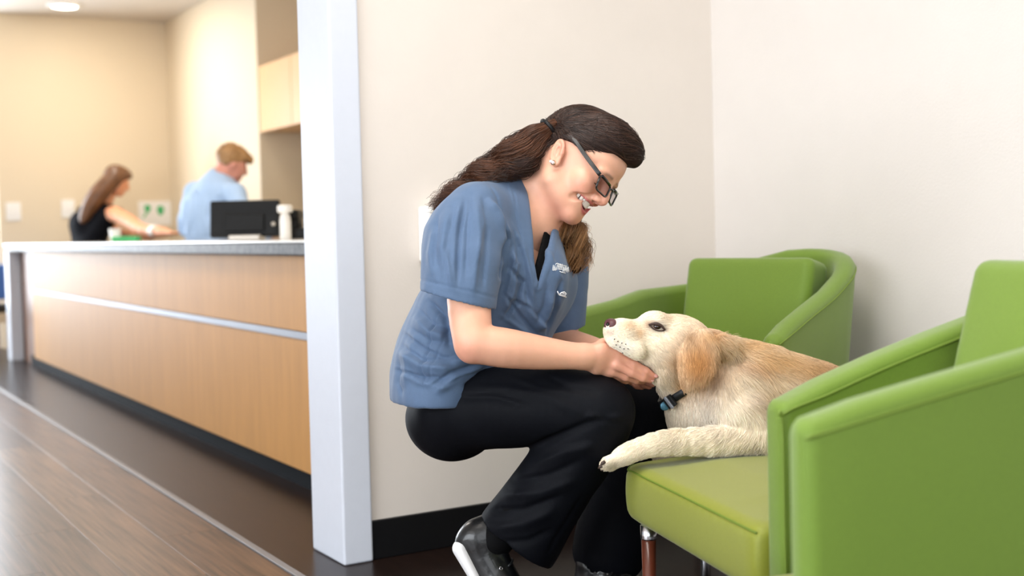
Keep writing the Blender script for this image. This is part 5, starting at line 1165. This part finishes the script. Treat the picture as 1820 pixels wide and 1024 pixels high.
box('neck', (-.03, -.02, 0), (.03, .01, .06), M_mon, mo, bev=.004, M=MB_(TZ)); box('foot', (-.07, -.075, 0), (.07, .06, .022), M_silver, mo, bev=.006, M=MB_(TZ), label='silver monitor foot')
d_ = P(485, 398, 5.5); z = Shape(); z.ell(d_ + FW0 * .010, .0095); v, q, t = z.mesh('d', .0025); link('badge', qmesh('badge', v, q, t), M_silver, mo, True, label='small round silver badge')
def stand(x, d): p = P(x, 426, d); return np.array([p[0], p[1], TZ])
b0 = stand(508, 5.25); bt = thing('pump_bottle', 'white bottle with a wide white cap beside the monitor', 'bottle', tuple(b0))
lathe('bottle_body', [(.022, 0), (.024, .004), (.024, .075), (.021, .098), (.014, .108), (.014, .112)], b0, M_white, bt); lathe('cap', [(.012, .110), (.030, .113), (.032, .118), (.032, .138), (.028, .144), (.004, .145)], b0, M_white, bt)
b1 = stand(527, 5.35); ph = thing('desk_phone', 'dark desk phone half hidden by the white pillar', 'phone', tuple(b1))
Mp = Matrix.Translation(Vector(tuple(b1))) @ Matrix.Rotation(-YAW, 4, 'Z'); box('base', (-.028, -.06, 0), (.14, .10, .045), M_mon, ph, bev=.008, M=Mp); box('handset', (-.024, -.05, .085), (.02, .09, .125), M_mon, ph, bev=.010, M=Mp); box('cradle', (-.022, -.03, .04), (.018, .07, .09), M_mon, ph, bev=.005, M=Mp); box('screen', (.03, .02, .044), (.12, .09, .075), M_silver, ph, bev=.004, M=Mp)
b2 = stand(205, 8.0); cp = thing('cup', 'white cup on the worktop beside the woman in black', 'cup', tuple(b2)); lathe('cup_body', [(.026, 0), (.030, .01), (.038, .085), (.035, .085), (.028, .012), (.004, .010)], b2, M_white, cp)
b3 = stand(222, 7.9); gb = thing('tray', 'low green tray on the worktop under the woman\'s arm', 'tray', tuple(b3)); Mg = Matrix.Translation(Vector(tuple(b3))) @ Matrix.Rotation(-YAW, 4, 'Z')
box('tray_base', (-.07, -.05, 0), (.09, .05, .008), M_green, gb, bev=.002, M=Mg)
for lo_, hi_ in (((-.07, -.05, .006), (.09, -.043, .034)), ((-.07, .043, .006), (.09, .05, .034)), ((-.07, -.044, .006), (-.063, .044, .034)), ((.083, -.044, .006), (.09, .044, .034))): box('tray_side', lo_, hi_, M_green, gb, bev=.002, M=Mg)

# the chair at the far left, past the counter's end
fp = P(12, 600, 9.65); fp = np.array([fp[0], fp[1], 0.0]); fc_ = thing('side_chair', 'blue chair with a pale wooden frame past the far end of the counter', 'chair', tuple(fp)); Mf = Matrix.Translation(Vector(tuple(fp))) @ Matrix.Rotation(-YAW, 4, 'Z')
M_bl = mat('blue_upholstery', srgb(58, 92, 150), 0.7); M_pale = mat('pale_wood', srgb(222, 196, 160), 0.45)
box('backrest', (-.48, .18, .42), (-.005, .24, .70), M_bl, fc_, bev=.02, seg=3, M=Mf); box('seat', (-.48, -.28, .33), (-.005, .20, .39), M_black, fc_, bev=.015, seg=3, M=Mf)
box('rail', (-.49, -.27, .25), (0, .22, .325), M_pale, fc_, bev=.004, M=Mf)
for x0 in (-.49, -.045):
    for y0 in (-.27, .18): box('leg', (x0, y0, 0), (x0 + .045, y0 + .04, .26), M_pale, fc_, bev=.004, M=Mf)
